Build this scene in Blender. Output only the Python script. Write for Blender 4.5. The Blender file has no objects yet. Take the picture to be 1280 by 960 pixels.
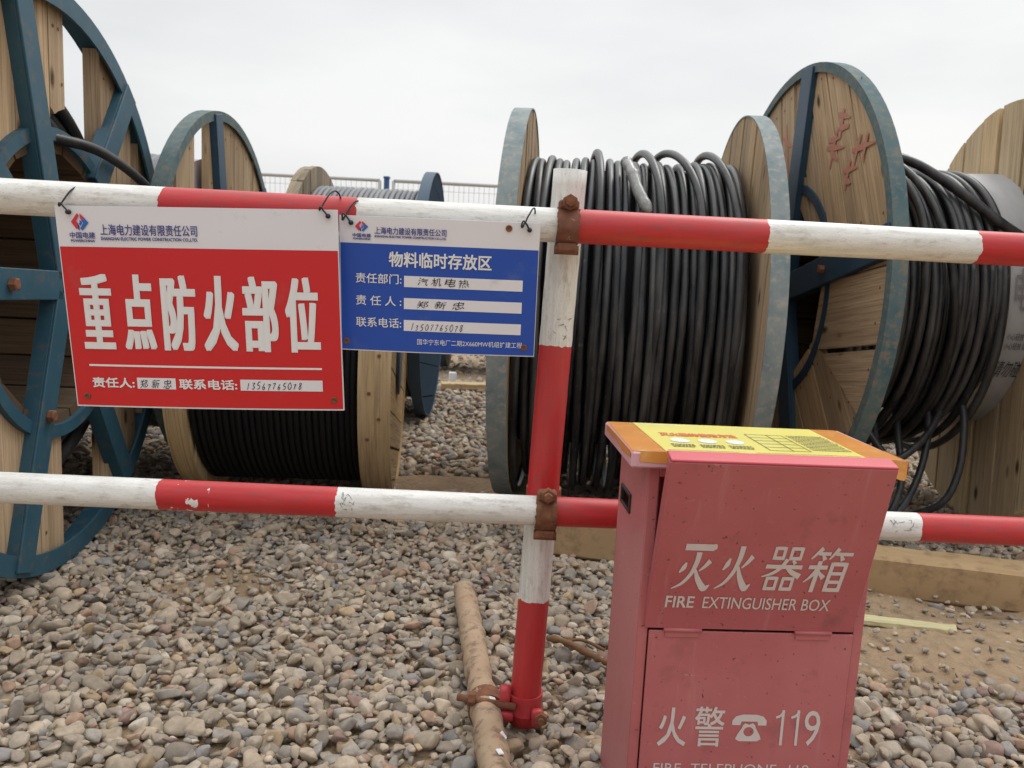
import bpy, math, random
import numpy as np
from mathutils import Vector, Matrix

R_ = math.radians
rng = np.random.default_rng(7)
random.seed(5)
S = bpy.context.scene
COL = S.collection

# ---------------------------------------------------------------- camera
CAM_H = .72
cd = bpy.data.cameras.new('camera')
cam = bpy.data.objects.new('camera', cd)
COL.objects.link(cam)
S.camera = cam
PITCH, ROLL = R_(8), math.atan(.05)
fw = Vector((0, math.cos(PITCH), -math.sin(PITCH)))
up = Vector((0, math.sin(PITCH), math.cos(PITCH)))
ri = Vector((1, 0, 0))
M = Matrix((ri, up, -fw)).transposed() @ Matrix.Rotation(ROLL, 3, 'Z')
cam.matrix_world = Matrix.Translation((0, 0, CAM_H)) @ M.to_4x4()
cd.sensor_width = 36
cd.lens = 36 * 1000 / 1280
cd.clip_start = .02
cd.clip_end = 2000
cd.dof.use_dof = True
cd.dof.focus_distance = 1.15
cd.dof.aperture_fstop = 11

# ---------------------------------------------------------------- sky and sun
W = bpy.data.worlds.new('World')
S.world = W
W.use_nodes = True
wn, wl = W.node_tree.nodes, W.node_tree.links
wn.clear()
SUN_EL, SUN_AZ = R_(52), R_(35)          # azimuth from +Y towards +X
sky = wn.new('ShaderNodeTexSky')
sky.sky_type = 'NISHITA'
sky.sun_disc = False
sky.sun_elevation = SUN_EL
sky.sun_rotation = SUN_AZ
sky.air_density, sky.dust_density = 1.0, 4.0
tc = wn.new('ShaderNodeTexCoord')
mp = wn.new('ShaderNodeMapping')
mp.inputs['Scale'].default_value = (1, 1, 3.5)
nz = wn.new('ShaderNodeTexNoise')
nz.inputs['Scale'].default_value = 1.7
nz.inputs['Detail'].default_value = 5
nz.inputs['Roughness'].default_value = .5
cr = wn.new('ShaderNodeValToRGB')
cr.color_ramp.elements[0].position = .3
cr.color_ramp.elements[0].color = (.68, .70, .715, 1)
cr.color_ramp.elements[1].position = .68
cr.color_ramp.elements[1].color = (.90, .90, .89, 1)
sc_ = wn.new('ShaderNodeVectorMath')
sc_.operation = 'SCALE'
sc_.inputs['Scale'].default_value = 9.6
mx = wn.new('ShaderNodeMixRGB')
mx.inputs['Fac'].default_value = .93
bg = wn.new('ShaderNodeBackground')
bg.inputs['Strength'].default_value = .1
wo = wn.new('ShaderNodeOutputWorld')
wl.new(tc.outputs['Generated'], mp.inputs['Vector'])
wl.new(mp.outputs['Vector'], nz.inputs['Vector'])
wl.new(nz.outputs['Fac'], cr.inputs['Fac'])
sx_ = wn.new('ShaderNodeSeparateXYZ')
zr = wn.new('ShaderNodeValToRGB')
zr.color_ramp.elements[0].position = .36
zr.color_ramp.elements[0].color = (.36, .36, .36, 1)
zr.color_ramp.elements[1].position = .95
zr.color_ramp.elements[1].color = (1, 1, 1, 1)
zm = wn.new('ShaderNodeMath')
zm.operation = 'MULTIPLY'
zm.inputs[1].default_value = 20.6
wl.new(tc.outputs['Generated'], sx_.inputs[0])
wl.new(sx_.outputs['Z'], zr.inputs['Fac'])
wl.new(zr.outputs['Color'], zm.inputs[0])
dt = wn.new('ShaderNodeVectorMath')
dt.operation = 'DOT_PRODUCT'
dt.inputs[1].default_value = (.42, .90, .05)
wl.new(tc.outputs['Generated'], dt.inputs[0])
dr = wn.new('ShaderNodeMapRange')
dr.interpolation_type = 'SMOOTHSTEP'
dr.inputs['From Min'].default_value = -.75
dr.inputs['From Max'].default_value = .95
dr.inputs['To Min'].default_value = .80
dr.inputs['To Max'].default_value = 1.02
wl.new(dt.outputs['Value'], dr.inputs['Value'])
zd = wn.new('ShaderNodeMath')
zd.operation = 'MULTIPLY'
wl.new(zm.outputs[0], zd.inputs[0])
wl.new(dr.outputs['Result'], zd.inputs[1])
wl.new(zd.outputs[0], sc_.inputs['Scale'])
wl.new(cr.outputs['Color'], sc_.inputs[0])
wl.new(sky.outputs['Color'], mx.inputs['Color1'])
wl.new(sc_.outputs['Vector'], mx.inputs['Color2'])
wl.new(mx.outputs['Color'], bg.inputs['Color'])
wl.new(bg.outputs['Background'], wo.inputs['Surface'])

sd = bpy.data.lights.new('sun', 'SUN')
sd.energy = .6
sd.angle = R_(25)
sd.color = (1, .97, .92)
so = bpy.data.objects.new('sun', sd)
COL.objects.link(so)
sdir = Vector((math.sin(SUN_AZ) * math.cos(SUN_EL), math.cos(SUN_AZ) * math.cos(SUN_EL), math.sin(SUN_EL)))
so.rotation_euler = sdir.to_track_quat('Z', 'Y').to_euler()

S.view_settings.view_transform = 'Standard'
S.view_settings.look = 'None'
S.view_settings.exposure = .5
S.view_settings.gamma = 1
S.render.engine = 'CYCLES'
S.cycles.use_denoising = True
S.cycles.max_bounces = 6
S.cycles.diffuse_bounces = 3


# ---------------------------------------------------------------- materials
class NT:
    """small helper round a material's node tree"""
    def __init__(s, name):
        s.m = bpy.data.materials.new(name)
        s.m.use_nodes = True
        s.n, s.l = s.m.node_tree.nodes, s.m.node_tree.links
        s.b = s.n['Principled BSDF']
        s.tc = s.n.new('ShaderNodeTexCoord')

    def lk(s, a, b):
        s.l.new(a, b)

    def noise(s, scale=5, detail=4, rough=.55, vec=None, stretch=None, coord='Object', dist=0):
        t = s.n.new('ShaderNodeTexNoise')
        t.inputs['Scale'].default_value = scale
        t.inputs['Detail'].default_value = detail
        t.inputs['Roughness'].default_value = rough
        t.inputs['Distortion'].default_value = dist
        v = vec or s.tc.outputs[coord]
        if stretch:
            mp = s.n.new('ShaderNodeMapping')
            mp.inputs['Scale'].default_value = stretch
            s.lk(v, mp.inputs['Vector'])
            v = mp.outputs['Vector']
        s.lk(v, t.inputs['Vector'])
        return t.outputs['Fac']

    def ramp(s, fac, stops):
        r = s.n.new('ShaderNodeValToRGB')
        e = r.color_ramp.elements
        while len(e) < len(stops):
            e.new(.5)
        for k, (p, c) in enumerate(stops):
            e[k].position = p
            e[k].color = (*c, 1) if isinstance(c, tuple) else (c, c, c, 1)
        s.lk(fac, r.inputs['Fac'])
        return r.outputs['Color']

    def mix(s, fac, a, b, mode='MIX'):
        m = s.n.new('ShaderNodeMixRGB')
        m.blend_type = mode
        for sock, v in ((m.inputs['Fac'], fac), (m.inputs['Color1'], a), (m.inputs['Color2'], b)):
            if isinstance(v, tuple):
                sock.default_value = (*v, 1)
            elif isinstance(v, (int, float)):
                sock.default_value = v
            else:
                s.lk(v, sock)
        return m.outputs['Color']

    def math(s, op, a, b=0.0):
        m = s.n.new('ShaderNodeMath')
        m.operation = op
        for k, v in enumerate((a, b)):
            if isinstance(v, (int, float)):
                m.inputs[k].default_value = v
            else:
                s.lk(v, m.inputs[k])
        return m.outputs[0]

    def done(s, col, rough=.7, bump=None, bstr=.3, bdist=.002, metal=0, spec=.5):
        for sock, v in ((s.b.inputs['Base Color'], col), (s.b.inputs['Roughness'], rough)):
            if isinstance(v, tuple):
                sock.default_value = (*v, 1)
            elif isinstance(v, (int, float)):
                sock.default_value = v
            else:
                s.lk(v, sock)
        s.b.inputs['Metallic'].default_value = metal
        s.b.inputs['Specular IOR Level'].default_value = spec
        if bump is not None:
            b = s.n.new('ShaderNodeBump')
            b.inputs['Strength'].default_value = bstr
            b.inputs['Distance'].default_value = bdist
            s.lk(bump, b.inputs['Height'])
            s.lk(b.outputs['Normal'], s.b.inputs['Normal'])
        return s.m


def wood_mat(name, light, dark, stain=(.12, .09, .06), knots=True, stain_amt=.62):
    t = NT(name)
    uv = t.tc.outputs['UV']
    g = t.noise(1, 6, .65, vec=uv, stretch=(2.2, 46, 1), dist=.6)
    g2 = t.noise(1, 3, .6, vec=uv, stretch=(.9, 7, 1))
    g3 = t.noise(1, 5, .7, vec=uv, stretch=(3.5, 170, 1), dist=.3)
    c = t.mix(t.ramp(g, [(.32, 0.), (.66, 1.)]), dark, light)
    c = t.mix(t.ramp(g3, [(.40, .55), (.52, 0.)]), c, tuple(v * .55 for v in dark))
    g4 = t.noise(1, 3, .5, vec=uv, stretch=(1.1, 60, 1), dist=.2)
    c = t.mix(t.ramp(g4, [(.70, 0.), (.735, .9)]), c, (.035, .025, .017))
    isl = t.n.new('ShaderNodeNewGeometry')
    tint = t.ramp(isl.outputs['Random Per Island'], [(0., (.78, .75, .72)), (.5, (1., 1., 1.)), (1., (1.18, 1.12, 1.02))])
    c = t.mix(1., c, tint, 'MULTIPLY')
    c = t.mix(t.ramp(g2, [(stain_amt - .1, 0.), (stain_amt + .12, .75)]), c, stain)
    if knots:
        v = t.n.new('ShaderNodeTexVoronoi')
        mp = t.n.new('ShaderNodeMapping')
        mp.inputs['Scale'].default_value = (4.2, 9, 1)
        t.lk(uv, mp.inputs['Vector'])
        t.lk(mp.outputs['Vector'], v.inputs['Vector'])
        v.inputs['Scale'].default_value = 1
        k = t.ramp(v.outputs['Distance'], [(.05, 1.), (.13, 0.)])
        c = t.mix(k, c, (.07, .04, .02))
    return t.done(c, .88, t.math('ADD', g, g3), .5, .003, spec=.25)


def painted_mat(name, col, col2, dirt=(.16, .13, .1), dirt_lo=.58, rust=None, rust_lo=.68, rough=.5, scale=9, stretch=None, spec=.5, worn=None):
    t = NT(name)
    n1 = t.noise(scale, 6, .6, stretch=stretch)
    n2 = t.noise(scale * 3.1, 5, .65)
    c = t.mix(t.ramp(n1, [(.3, 0.), (.7, 1.)]), col, col2)
    c = t.mix(t.ramp(n2, [(dirt_lo, 0.), (dirt_lo + .16, .8)]), c, dirt)
    if rust:
        n3 = t.noise(scale * 1.7, 7, .7, dist=.4)
        c = t.mix(t.ramp(n3, [(rust_lo, 0.), (rust_lo + .05, .9)]), c, rust)
    if worn:                                    # sheet steel: scuffs, drips and shallow dents
        a = t.noise(9, 5, .7, stretch=(9, 9, .7))
        c = t.mix(t.ramp(a, [(.60, 0.), (.74, .40)]), c, worn)
        b = t.noise(70, 2, .5, stretch=(1, .4, 3.5), dist=1.2)
        c = t.mix(t.ramp(b, [(.715, 0.), (.74, .6)]), c, worn)
        k = t.noise(150, 2, .5)
        c = t.mix(t.ramp(k, [(.70, 0.), (.735, .85)]), c, (.085, .035, .025))
        rg = t.ramp(n1, [(.3, rough - .08), (.7, rough + .22)])
        return t.done(c, rg, t.math('ADD', t.math('MULTIPLY', t.noise(5, 2, .5), 6.), n2), .30, .0016, spec=spec)
    return t.done(c, rough, n2, .15, .001, spec=spec)


MAT = {}
MAT['wood'] = wood_mat('weathered pale timber', (.54, .41, .275), (.38, .27, .165), (.21, .155, .095))
MAT['wood_grey'] = wood_mat('greyed timber', (.37, .31, .23), (.25, .2, .14), (.14, .11, .08))
MAT['wood_tan'] = wood_mat('fresh tan timber', (.54, .41, .245), (.40, .285, .155), (.26, .18, .1), stain_amt=.66)
MAT['wood_pale'] = wood_mat('pale fresh boards', (.62, .50, .33), (.49, .37, .225), (.33, .25, .15), stain_amt=.68)
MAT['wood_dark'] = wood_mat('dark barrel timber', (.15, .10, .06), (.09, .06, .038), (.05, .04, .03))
MAT['beam'] = painted_mat('dirt caked beam', (.35, .235, .125), (.44, .305, .17), (.25, .17, .095), .50, (.19, .12, .07), .72, .95, 9, stretch=(.5, 1.6, 1.6), spec=.2)
MAT['blue'] = painted_mat('blue steel paint', (.018, .072, .112), (.03, .10, .145), (.10, .105, .10), .54, (.15, .075, .04), .68, .55)
MAT['blue_dark'] = painted_mat('navy steel paint', (.013, .042, .08), (.02, .062, .11), (.07, .07, .07), .62, None, .7, .5)
MAT['navy_matte'] = painted_mat('matt navy board paint', (.012, .03, .055), (.02, .042, .07), (.05, .05, .05), .6, None, .7, .95, spec=.1)
MAT['blue_faded'] = painted_mat('faded dusty blue paint', (.13, .185, .205), (.27, .295, .285), (.36, .33, .28), .52, (.12, .085, .06), .70, .8, 17)
MAT['blue_worn'] = painted_mat('worn blue and rust paint', (.04, .105, .13), (.115, .155, .15), (.20, .165, .12), .49, (.12, .07, .045), .69, .8, 16)
MAT['rust'] = painted_mat('brown rust', (.13, .05, .025), (.24, .10, .05), (.06, .035, .025), .55, (.33, .17, .09), .66, .9, 60)
MAT['rust_red'] = painted_mat('rust under red paint', (.13, .05, .032), (.21, .085, .05), (.42, .04, .04), .62, (.60, .56, .50), .66, .85, 50)


def cable_mat(name, col, dust, amt=.5, rough=.48):
    t = NT(name)
    n = t.noise(3, 6, .65, stretch=(14, 1.6, 1.6))
    n2 = t.noise(70, 3, .6)
    isl = t.n.new('ShaderNodeNewGeometry')
    f = t.math('ADD', t.math('MULTIPLY', t.math('SUBTRACT', isl.outputs['Random Per Island'], .5), .30), n)
    c = t.mix(t.ramp(f, [(.40, 0.), (.74, amt)]), col, dust)
    c = t.mix(t.ramp(n2, [(.62, 0.), (.78, .35)]), c, dust)
    return t.done(c, rough, n2, .1, .0006, spec=.4)


MAT['cable'] = cable_mat('black cable sheath', (.006, .0072, .0095), (.165, .163, .16), .46, .36)
MAT['cable_dusty'] = cable_mat('dusty cable sheath', (.03, .03, .032), (.24, .235, .225), .8, .5)
MAT['cable_clean'] = cable_mat('clean black cable sheath', (.013, .014, .017), (.1, .098, .095), .45, .42)
MAT['cable_grey'] = cable_mat('grey cable sheath', (.17, .175, .19), (.27, .27, .27), .6, .6)
MAT['cable_fine'] = cable_mat('fine dark cable', (.0025, .0025, .0035), (.010, .010, .010), .35, .85)


def stripe_mat(name, axis, bounds, start_red, chips=()):
    """red and white bands painted on a pipe, the seams brushed by hand"""
    t = NT(name)
    sep = t.n.new('ShaderNodeSeparateXYZ')
    t.lk(t.tc.outputs['Object'], sep.inputs[0])
    x = sep.outputs[axis]
    wob = t.math('MULTIPLY', t.math('SUBTRACT', t.noise(55, 3, .6), .5), .012)
    xw = t.math('ADD', x, wob)
    acc = 1.0 if start_red else 0.0
    for b in bounds:
        acc = t.math('ADD', t.math('GREATER_THAN', xw, b), acc)
    red = t.math('MODULO', acc, 2.0)
    st = (1.2, 14, 14) if axis == 'X' else (14, 14, 1.2)
    br = t.noise(9, 6, .65, stretch=st)
    br2 = t.noise(30, 6, .7, stretch=(1, 3, 3) if axis == 'X' else (3, 3, 1))
    white = t.mix(t.ramp(br, [(.35, 0.), (.62, 1.)]), (.62, .61, .57), (.77, .765, .74))
    white = t.mix(t.ramp(br2, [(.53, 0.), (.72, .7)]), white, (.36, .32, .26))
    white = t.mix(t.ramp(t.noise(130, 3, .6, stretch=st), [(.60, 0.), (.68, .65)]), white, (.27, .235, .19))
    redc = t.mix(t.ramp(br, [(.35, 0.), (.7, 1.)]), (.44, .014, .018), (.54, .022, .028))
    redc = t.mix(t.ramp(br2, [(.52, 0.), (.74, .6)]), redc, (.17, .06, .05))
    redc = t.mix(t.ramp(t.noise(130, 3, .6, stretch=st), [(.62, 0.), (.7, .45)]), redc, (.10, .035, .03))
    redc = t.mix(t.ramp(t.noise(4, 4, .6), [(.46, 0.), (.72, .32)]), redc, (.40, .09, .09))
    c = t.mix(red, white, redc)
    for (cx, cr) in chips:                      # patches where the other colour shows through
        d = t.math('ABSOLUTE', t.math('SUBTRACT', x, cx))
        m = t.math('MULTIPLY', t.math('LESS_THAN', d, cr), t.math('GREATER_THAN', t.noise(48, 4, .6), .58))
        c = t.mix(m, c, (.75, .74, .72))
    n = t.noise(240, 2, .5, stretch=st)
    return t.done(c, .42, t.math('ADD', t.math('MULTIPLY', n, .4), br2), .22, .0012)


def flat_mat(name, col, rough=.45, var=.06, scale=14, dirt=None, dirt_lo=.62, wavy=0):
    t = NT(name)
    n = t.noise(scale, 5, .6)
    lo = tuple(v * (1 - var) for v in col)
    hi = tuple(min(v * (1 + var), .95) for v in col)
    c = t.mix(n, lo, hi)
    if dirt:
        c = t.mix(t.ramp(t.noise(scale * 2.3, 6, .7), [(dirt_lo, 0.), (dirt_lo + .16, .7)]), c, dirt)
    return t.done(c, rough, t.noise(6, 3, .5) if wavy else None, .25 * wavy, .004)


MAT['sign_white'] = flat_mat('sign white vinyl', (.74, .735, .78), .34, .05, 9, (.52, .51, .52), .60, 1)
MAT['sign_red'] = flat_mat('sign red vinyl', (.58, .014, .020), .38, .08, 7, (.46, .06, .06), .58, 1)
MAT['sign_blue'] = flat_mat('sign blue vinyl', (.010, .07, .41), .38, .08, 7, (.06, .12, .38), .58, 1)
MAT['ink_white'] = flat_mat('white lettering vinyl', (.76, .77, .78), .45, .05, 40)
MAT['ink_navy'] = flat_mat('navy print', (.045, .045, .24), .5, .05)
MAT['ink_black'] = flat_mat('black marker ink', (.02, .02, .022), .6, .1)
MAT['pen_grey'] = flat_mat('faded pen', (.20, .19, .20), .6, .1)
MAT['logo_red'] = flat_mat('logo red print', (.62, .03, .06), .45, .1)
MAT['logo_blue'] = flat_mat('logo blue print', (.02, .13, .5), .45, .2, 60)
MAT['plastic_black'] = flat_mat('black plastic', (.015, .015, .017), .45)
MAT['box_side'] = painted_mat('faded pink red enamel side', (.47, .155, .165), (.53, .20, .205), (.3, .1, .1), .66, (.16, .06, .045), .80, .42, 6, worn=(.60, .34, .34))
MAT['box_red'] = painted_mat('faded red enamel', (.40, .098, .104), (.48, .15, .152), (.26, .085, .08), .57, (.13, .05, .035), .745, .36, 5, worn=(.50, .25, .24))
MAT['box_lid'] = painted_mat('pale pink enamel lid', (.58, .29, .33), (.64, .36, .40), (.4, .2, .2), .68, (.16, .06, .045), .8, .45, 8, worn=(.66, .5, .5))
MAT['box_flap'] = painted_mat('red enamel flap', (.395, .085, .093), (.47, .13, .135), (.26, .08, .075), .58, (.13, .05, .035), .75, .34, 5, worn=(.50, .24, .235))
MAT['box_lip_skylit'] = painted_mat('sky-lit red enamel', (.50, .045, .07), (.54, .07, .095), (.3, .06, .06), .68, None, .8, .35, 8)  # flap's top lip: skylight on it painted in as a brighter, purer red
MAT['box_letter'] = flat_mat('worn white stencil paint', (.60, .52, .49), .6, .1, 60, (.42, .18, .17), .64)
MAT['tape'] = flat_mat('orange packing tape', (.66, .27, .06), .25, .2, 16, (.76, .46, .18), .55, 2)
MAT['label_yellow'] = flat_mat('yellow paper label', (.80, .72, .19), .3, .06, 12, (.70, .66, .36), .55, 2)
MAT['label_red'] = flat_mat('orange red print', (.70, .16, .05), .5, .1)
MAT['label_pale'] = flat_mat('pale print', (.70, .74, .70), .5, .1)
MAT['dark_gap'] = flat_mat('dark interior', (.03, .018, .018), .9, .1)
MAT['mark_red'] = flat_mat('red brush marking', (.46, .07, .06), .8, .2, 90, (.44, .30, .20), .36)
MAT['wrap'] = painted_mat('grey wrapping film', (.36, .37, .39), (.46, .47, .485), (.55, .55, .55), .64, None, .7, .42, 6, stretch=(3, 1, 1))
MAT['wrap_pale'] = flat_mat('lavender wrapping film', (.48, .47, .56), .4, .1)
MAT['plastic_clear'] = flat_mat('milky stretch film', (.22, .225, .22), .28, .35, 60, (.45, .45, .43), .52)
MAT['fence_grey'] = flat_mat('galvanised tube', (.42, .42, .41), .5, .1)
MAT['fence_wire'] = flat_mat('pale fence wire', (.55, .51, .50), .5, .1)
MAT['fence_blue'] = flat_mat('blue post paint', (.03, .09, .25), .5, .1)
MAT['lath'] = wood_mat('pale yellow lath', (.60, .55, .33), (.5, .45, .26), (.4, .36, .2), False)
MAT['bark'] = painted_mat('dry brown bark', (.13, .065, .03), (.22, .12, .06), (.08, .045, .025), .55, None, .7, .95, 30)
MAT['muddy_pipe'] = painted_mat('mud and rust on old pipe', (.35, .23, .145), (.43, .32, .215), (.15, .10, .07), .50, (.36, .14, .09), .63, .92, 17, stretch=(1, 1, 1))


def ground_mat():
    t = NT('dirt under gravel')
    n1 = t.noise(3, 8, .65)
    n2 = t.noise(40, 6, .7)
    c = t.mix(t.ramp(n1, [(.35, 0.), (.65, 1.)]), (.29, .20, .12), (.40, .285, .175))
    c = t.mix(t.ramp(n2, [(.45, 0.), (.7, .6)]), c, (.17, .125, .08))
    return t.done(c, .95, n2, .8, .014)


MAT['ground'] = ground_mat()


def stone_mat():
    t = NT('river gravel')
    a = t.n.new('ShaderNodeAttribute')
    a.attribute_name = 'tint'
    n1 = t.noise(60, 5, .65)
    n2 = t.noise(240, 4, .7)
    c = t.mix(1., a.outputs['Color'], t.ramp(n1, [(.3, .72), (.7, 1.2)]), 'MULTIPLY')
    c = t.mix(t.ramp(n2, [(.6, 0.), (.75, .4)]), c, (.33, .30, .26))
    c = t.mix(t.ramp(t.noise(25, 4, .6), [(.5, 0.), (.72, .4)]), c, (.29, .245, .20))
    return t.done(c, .82, n2, .35, .002, spec=.3)


MAT['stone'] = stone_mat()


# ---------------------------------------------------------------- mesh helpers
class MB:
    def __init__(s):
        s.v, s.f, s.uv, s.sm, s.mi = [], [], [], [], []
        s.cur = 0

    def face(s, idx, uv=None, smooth=False):
        s.f.append(tuple(idx))
        s.uv.append(uv or [(0, 0)] * len(idx))
        s.sm.append(smooth)
        s.mi.append(s.cur)

    def box(s, c, size, rot=None, jit=0):
        hx, hy, hz = (q / 2 for q in size)
        b = len(s.v)
        for sx in (-1, 1):
            for sy in (-1, 1):
                for sz in (-1, 1):
                    p = Vector((sx * hx, sy * hy, sz * hz))
                    if rot is not None:
                        p = rot @ p
                    s.v.append(tuple(p + Vector(c)))
        o = random.random() * 20
        L = max(range(3), key=lambda k: size[k])
        A = [k for k in range(3) if k != L]
        cor = [(sx * hx, sy * hy, sz * hz) for sx in (-1, 1) for sy in (-1, 1) for sz in (-1, 1)]
        for q in ((0, 1, 3, 2), (4, 6, 7, 5), (0, 4, 5, 1), (2, 3, 7, 6), (0, 2, 6, 4), (1, 5, 7, 3)):
            s.face([b + k for k in q], [(cor[k][L] + o, cor[k][A[0]] + cor[k][A[1]] + o * 1.7) for k in q])

    def cbox(s, c, size, ch=.003, rot=None):
        """box with all edges chamfered"""
        hx, hy, hz = (q / 2 for q in size)
        pts = {}
        b = len(s.v)

        def add(p):
            p = Vector(p)
            if rot is not None:
                p = rot @ p
            s.v.append(tuple(p + Vector(c)))
            return len(s.v) - 1
        for sx in (-1, 1):
            for sy in (-1, 1):
                for sz in (-1, 1):
                    pts[(sx, sy, sz, 0)] = add((sx * hx, sy * (hy - ch), sz * (hz - ch)))
                    pts[(sx, sy, sz, 1)] = add((sx * (hx - ch), sy * hy, sz * (hz - ch)))
                    pts[(sx, sy, sz, 2)] = add((sx * (hx - ch), sy * (hy - ch), sz * hz))
        L = max(range(3), key=lambda k: size[k])
        A = [k for k in range(3) if k != L]
        o = random.random() * 20
        start = len(s.f)

        def quad(keys):
            idx = [pts[k] for k in keys]
            P = [Vector(s.v[i]) - Vector(c) for i in idx]
            n = (P[1] - P[0]).cross(P[2] - P[0])
            if n.dot(sum(P, Vector())) < 0:
                idx.reverse()
            uv = []
            for i in idx:
                q = Vector(s.v[i]) - Vector(c)
                if rot is not None:
                    q = rot.transposed() @ q
                uv.append((q[L] + o, q[A[0]] + q[A[1]] + 1.7 * o))
            s.face(idx, uv)
        for ax in range(3):
            o1, o2 = [k for k in range(3) if k != ax]
            for sg in (-1, 1):
                ks = []
                for (a, d) in ((-1, -1), (1, -1), (1, 1), (-1, 1)):
                    k = [0, 0, 0]
                    k[ax], k[o1], k[o2] = sg, a, d
                    ks.append((*k, ax))
                quad(ks)
            # edges along ax
            for a in (-1, 1):
                for d in (-1, 1):
                    ks = []
                    for (e, w) in ((-1, o1), (-1, o2), (1, o2), (1, o1)):
                        k = [0, 0, 0]
                        k[ax], k[o1], k[o2] = e, a, d
                        ks.append((*k, w))
                    quad(ks)
        for sx in (-1, 1):
            for sy in (-1, 1):
                for sz in (-1, 1):
                    quad([(sx, sy, sz, 0), (sx, sy, sz, 1), (sx, sy, sz, 2)])

    def prism(s, poly, x0, x1, udir=(0, 1), uvo=None):
        """poly: (y, z) points counter-clockwise seen from +X, extruded along X from x0 to x1"""
        n = len(poly)
        ar = sum(poly[i][0] * poly[(i + 1) % n][1] - poly[(i + 1) % n][0] * poly[i][1] for i in range(n))
        if ar < 0:
            poly = poly[::-1]
        b = len(s.v)
        o = random.random() * 20 if uvo is None else uvo
        uv = [(p[0] * udir[0] + p[1] * udir[1] + o, -p[0] * udir[1] + p[1] * udir[0] + o * 1.7) for p in poly]
        for x in (x0, x1):
            for p in poly:
                s.v.append((x, p[0], p[1]))
        s.face([b + n + k for k in range(n)], uv)
        s.face([b + k for k in reversed(range(n))], uv[::-1])
        for k in range(n):
            k2 = (k + 1) % n
            ua, ub = uv[k], uv[k2]
            s.face([b + k, b + k2, b + n + k2, b + n + k], [ua, ub, (ub[0], ub[1] + .05), (ua[0], ua[1] + .05)])

    def tube(s, path, rad, sides=8, closed=False, caps=True, smooth=True):
        P = np.asarray(path, float)
        n = len(P)
        rad = np.broadcast_to(np.asarray(rad, float), (n,))
        if closed:
            T = np.roll(P, -1, 0) - np.roll(P, 1, 0)
        else:
            T = np.gradient(P, axis=0)
        T /= np.linalg.norm(T, axis=1)[:, None] + 1e-12
        ref = np.array([1., 0, 0])
        if np.abs(T @ ref).max() > .95:
            ref = np.array([0, 0, 1.])
            if np.abs(T @ ref).max() > .95:
                ref = np.array([.3, .9, .31])
                ref /= np.linalg.norm(ref)
        N = ref - (T @ ref)[:, None] * T
        N /= np.linalg.norm(N, axis=1)[:, None]
        Bn = np.cross(T, N)
        a = np.linspace(0, 2 * np.pi, sides, endpoint=False)
        V = P[:, None] + rad[:, None, None] * (np.cos(a)[None, :, None] * N[:, None] + np.sin(a)[None, :, None] * Bn[:, None])
        b = len(s.v)
        s.v.extend(map(tuple, V.reshape(-1, 3)))
        L = np.concatenate([[0], np.cumsum(np.linalg.norm(np.diff(P, axis=0), axis=1))])
        for i in range(n if closed else n - 1):
            j = (i + 1) % n
            for k in range(sides):
                k2 = (k + 1) % sides
                s.face((b + i * sides + k, b + i * sides + k2, b + j * sides + k2, b + j * sides + k), None, smooth)
        if caps and not closed:
            s.face([b + k for k in reversed(range(sides))])
            s.face([b + (n - 1) * sides + k for k in range(sides)])

    def lathe(s, prof, n=64, axis='X', c=(0, 0, 0), closed=True, smooth=True, a0=0., a1=2 * math.pi):
        """prof: (axial, radius) points"""
        full = abs(a1 - a0 - 2 * math.pi) < 1e-6
        m = n if full else n + 1
        b = len(s.v)
        k_ = len(prof)
        for i in range(m):
            t = a0 + (a1 - a0) * i / n
            for (x, r) in prof:
                p = {'X': (x, r * math.cos(t), r * math.sin(t)), 'Y': (r * math.sin(t), x, r * math.cos(t)), 'Z': (r * math.cos(t), r * math.sin(t), x)}[axis]
                s.v.append((p[0] + c[0], p[1] + c[1], p[2] + c[2]))
        for i in range(n):
            j = (i + 1) % m
            for q in range(k_ if closed else k_ - 1):
                q2 = (q + 1) % k_
                s.face((b + i * k_ + q, b + i * k_ + q2, b + j * k_ + q2, b + j * k_ + q),
                       [(i / n * 3, q * .05), (i / n * 3, q * .05 + .05), ((i + 1) / n * 3, q * .05 + .05), ((i + 1) / n * 3, q * .05)], smooth)
        if not full and closed:
            s.face([b + q for q in reversed(range(k_))])
            s.face([b + (m - 1) * k_ + q for q in range(k_)])

    def build(s, name, mats, parent=None, auto=None):
        me = bpy.data.meshes.new(name)
        me.from_pydata(s.v, [], s.f)
        if not isinstance(mats, (list, tuple)):
            mats = [mats]
        for m in mats:
            me.materials.append(m)
        uvl = me.uv_layers.new(name='UVMap')
        flat = np.array([c for u in s.uv for p in u for c in p], dtype=np.float32)
        uvl.data.foreach_set('uv', flat)
        me.polygons.foreach_set('use_smooth', s.sm)
        me.polygons.foreach_set('material_index', s.mi)
        me.validate()
        me.update()
        if auto:
            me.polygons.foreach_set('use_smooth', [True] * len(me.polygons))
            me.set_sharp_from_angle(angle=R_(auto))
        o = bpy.data.objects.new(name, me)
        COL.objects.link(o)
        if parent is not None:
            o.parent = parent
        return o


def thing(name, label, cat, loc=(0, 0, 0), rotz=0, group=None):
    o = bpy.data.objects.new(name, None)
    o.empty_display_size = .1
    COL.objects.link(o)
    o.location = loc
    o.rotation_euler = (0, 0, rotz)
    return tag(o, label, cat, group)


def tag(o, label, cat, group=None):
    o['label'] = label
    o['category'] = cat
    if group:
        o['group'] = group
    return o


def kind(o, k):
    o['kind'] = k
    return o


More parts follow.
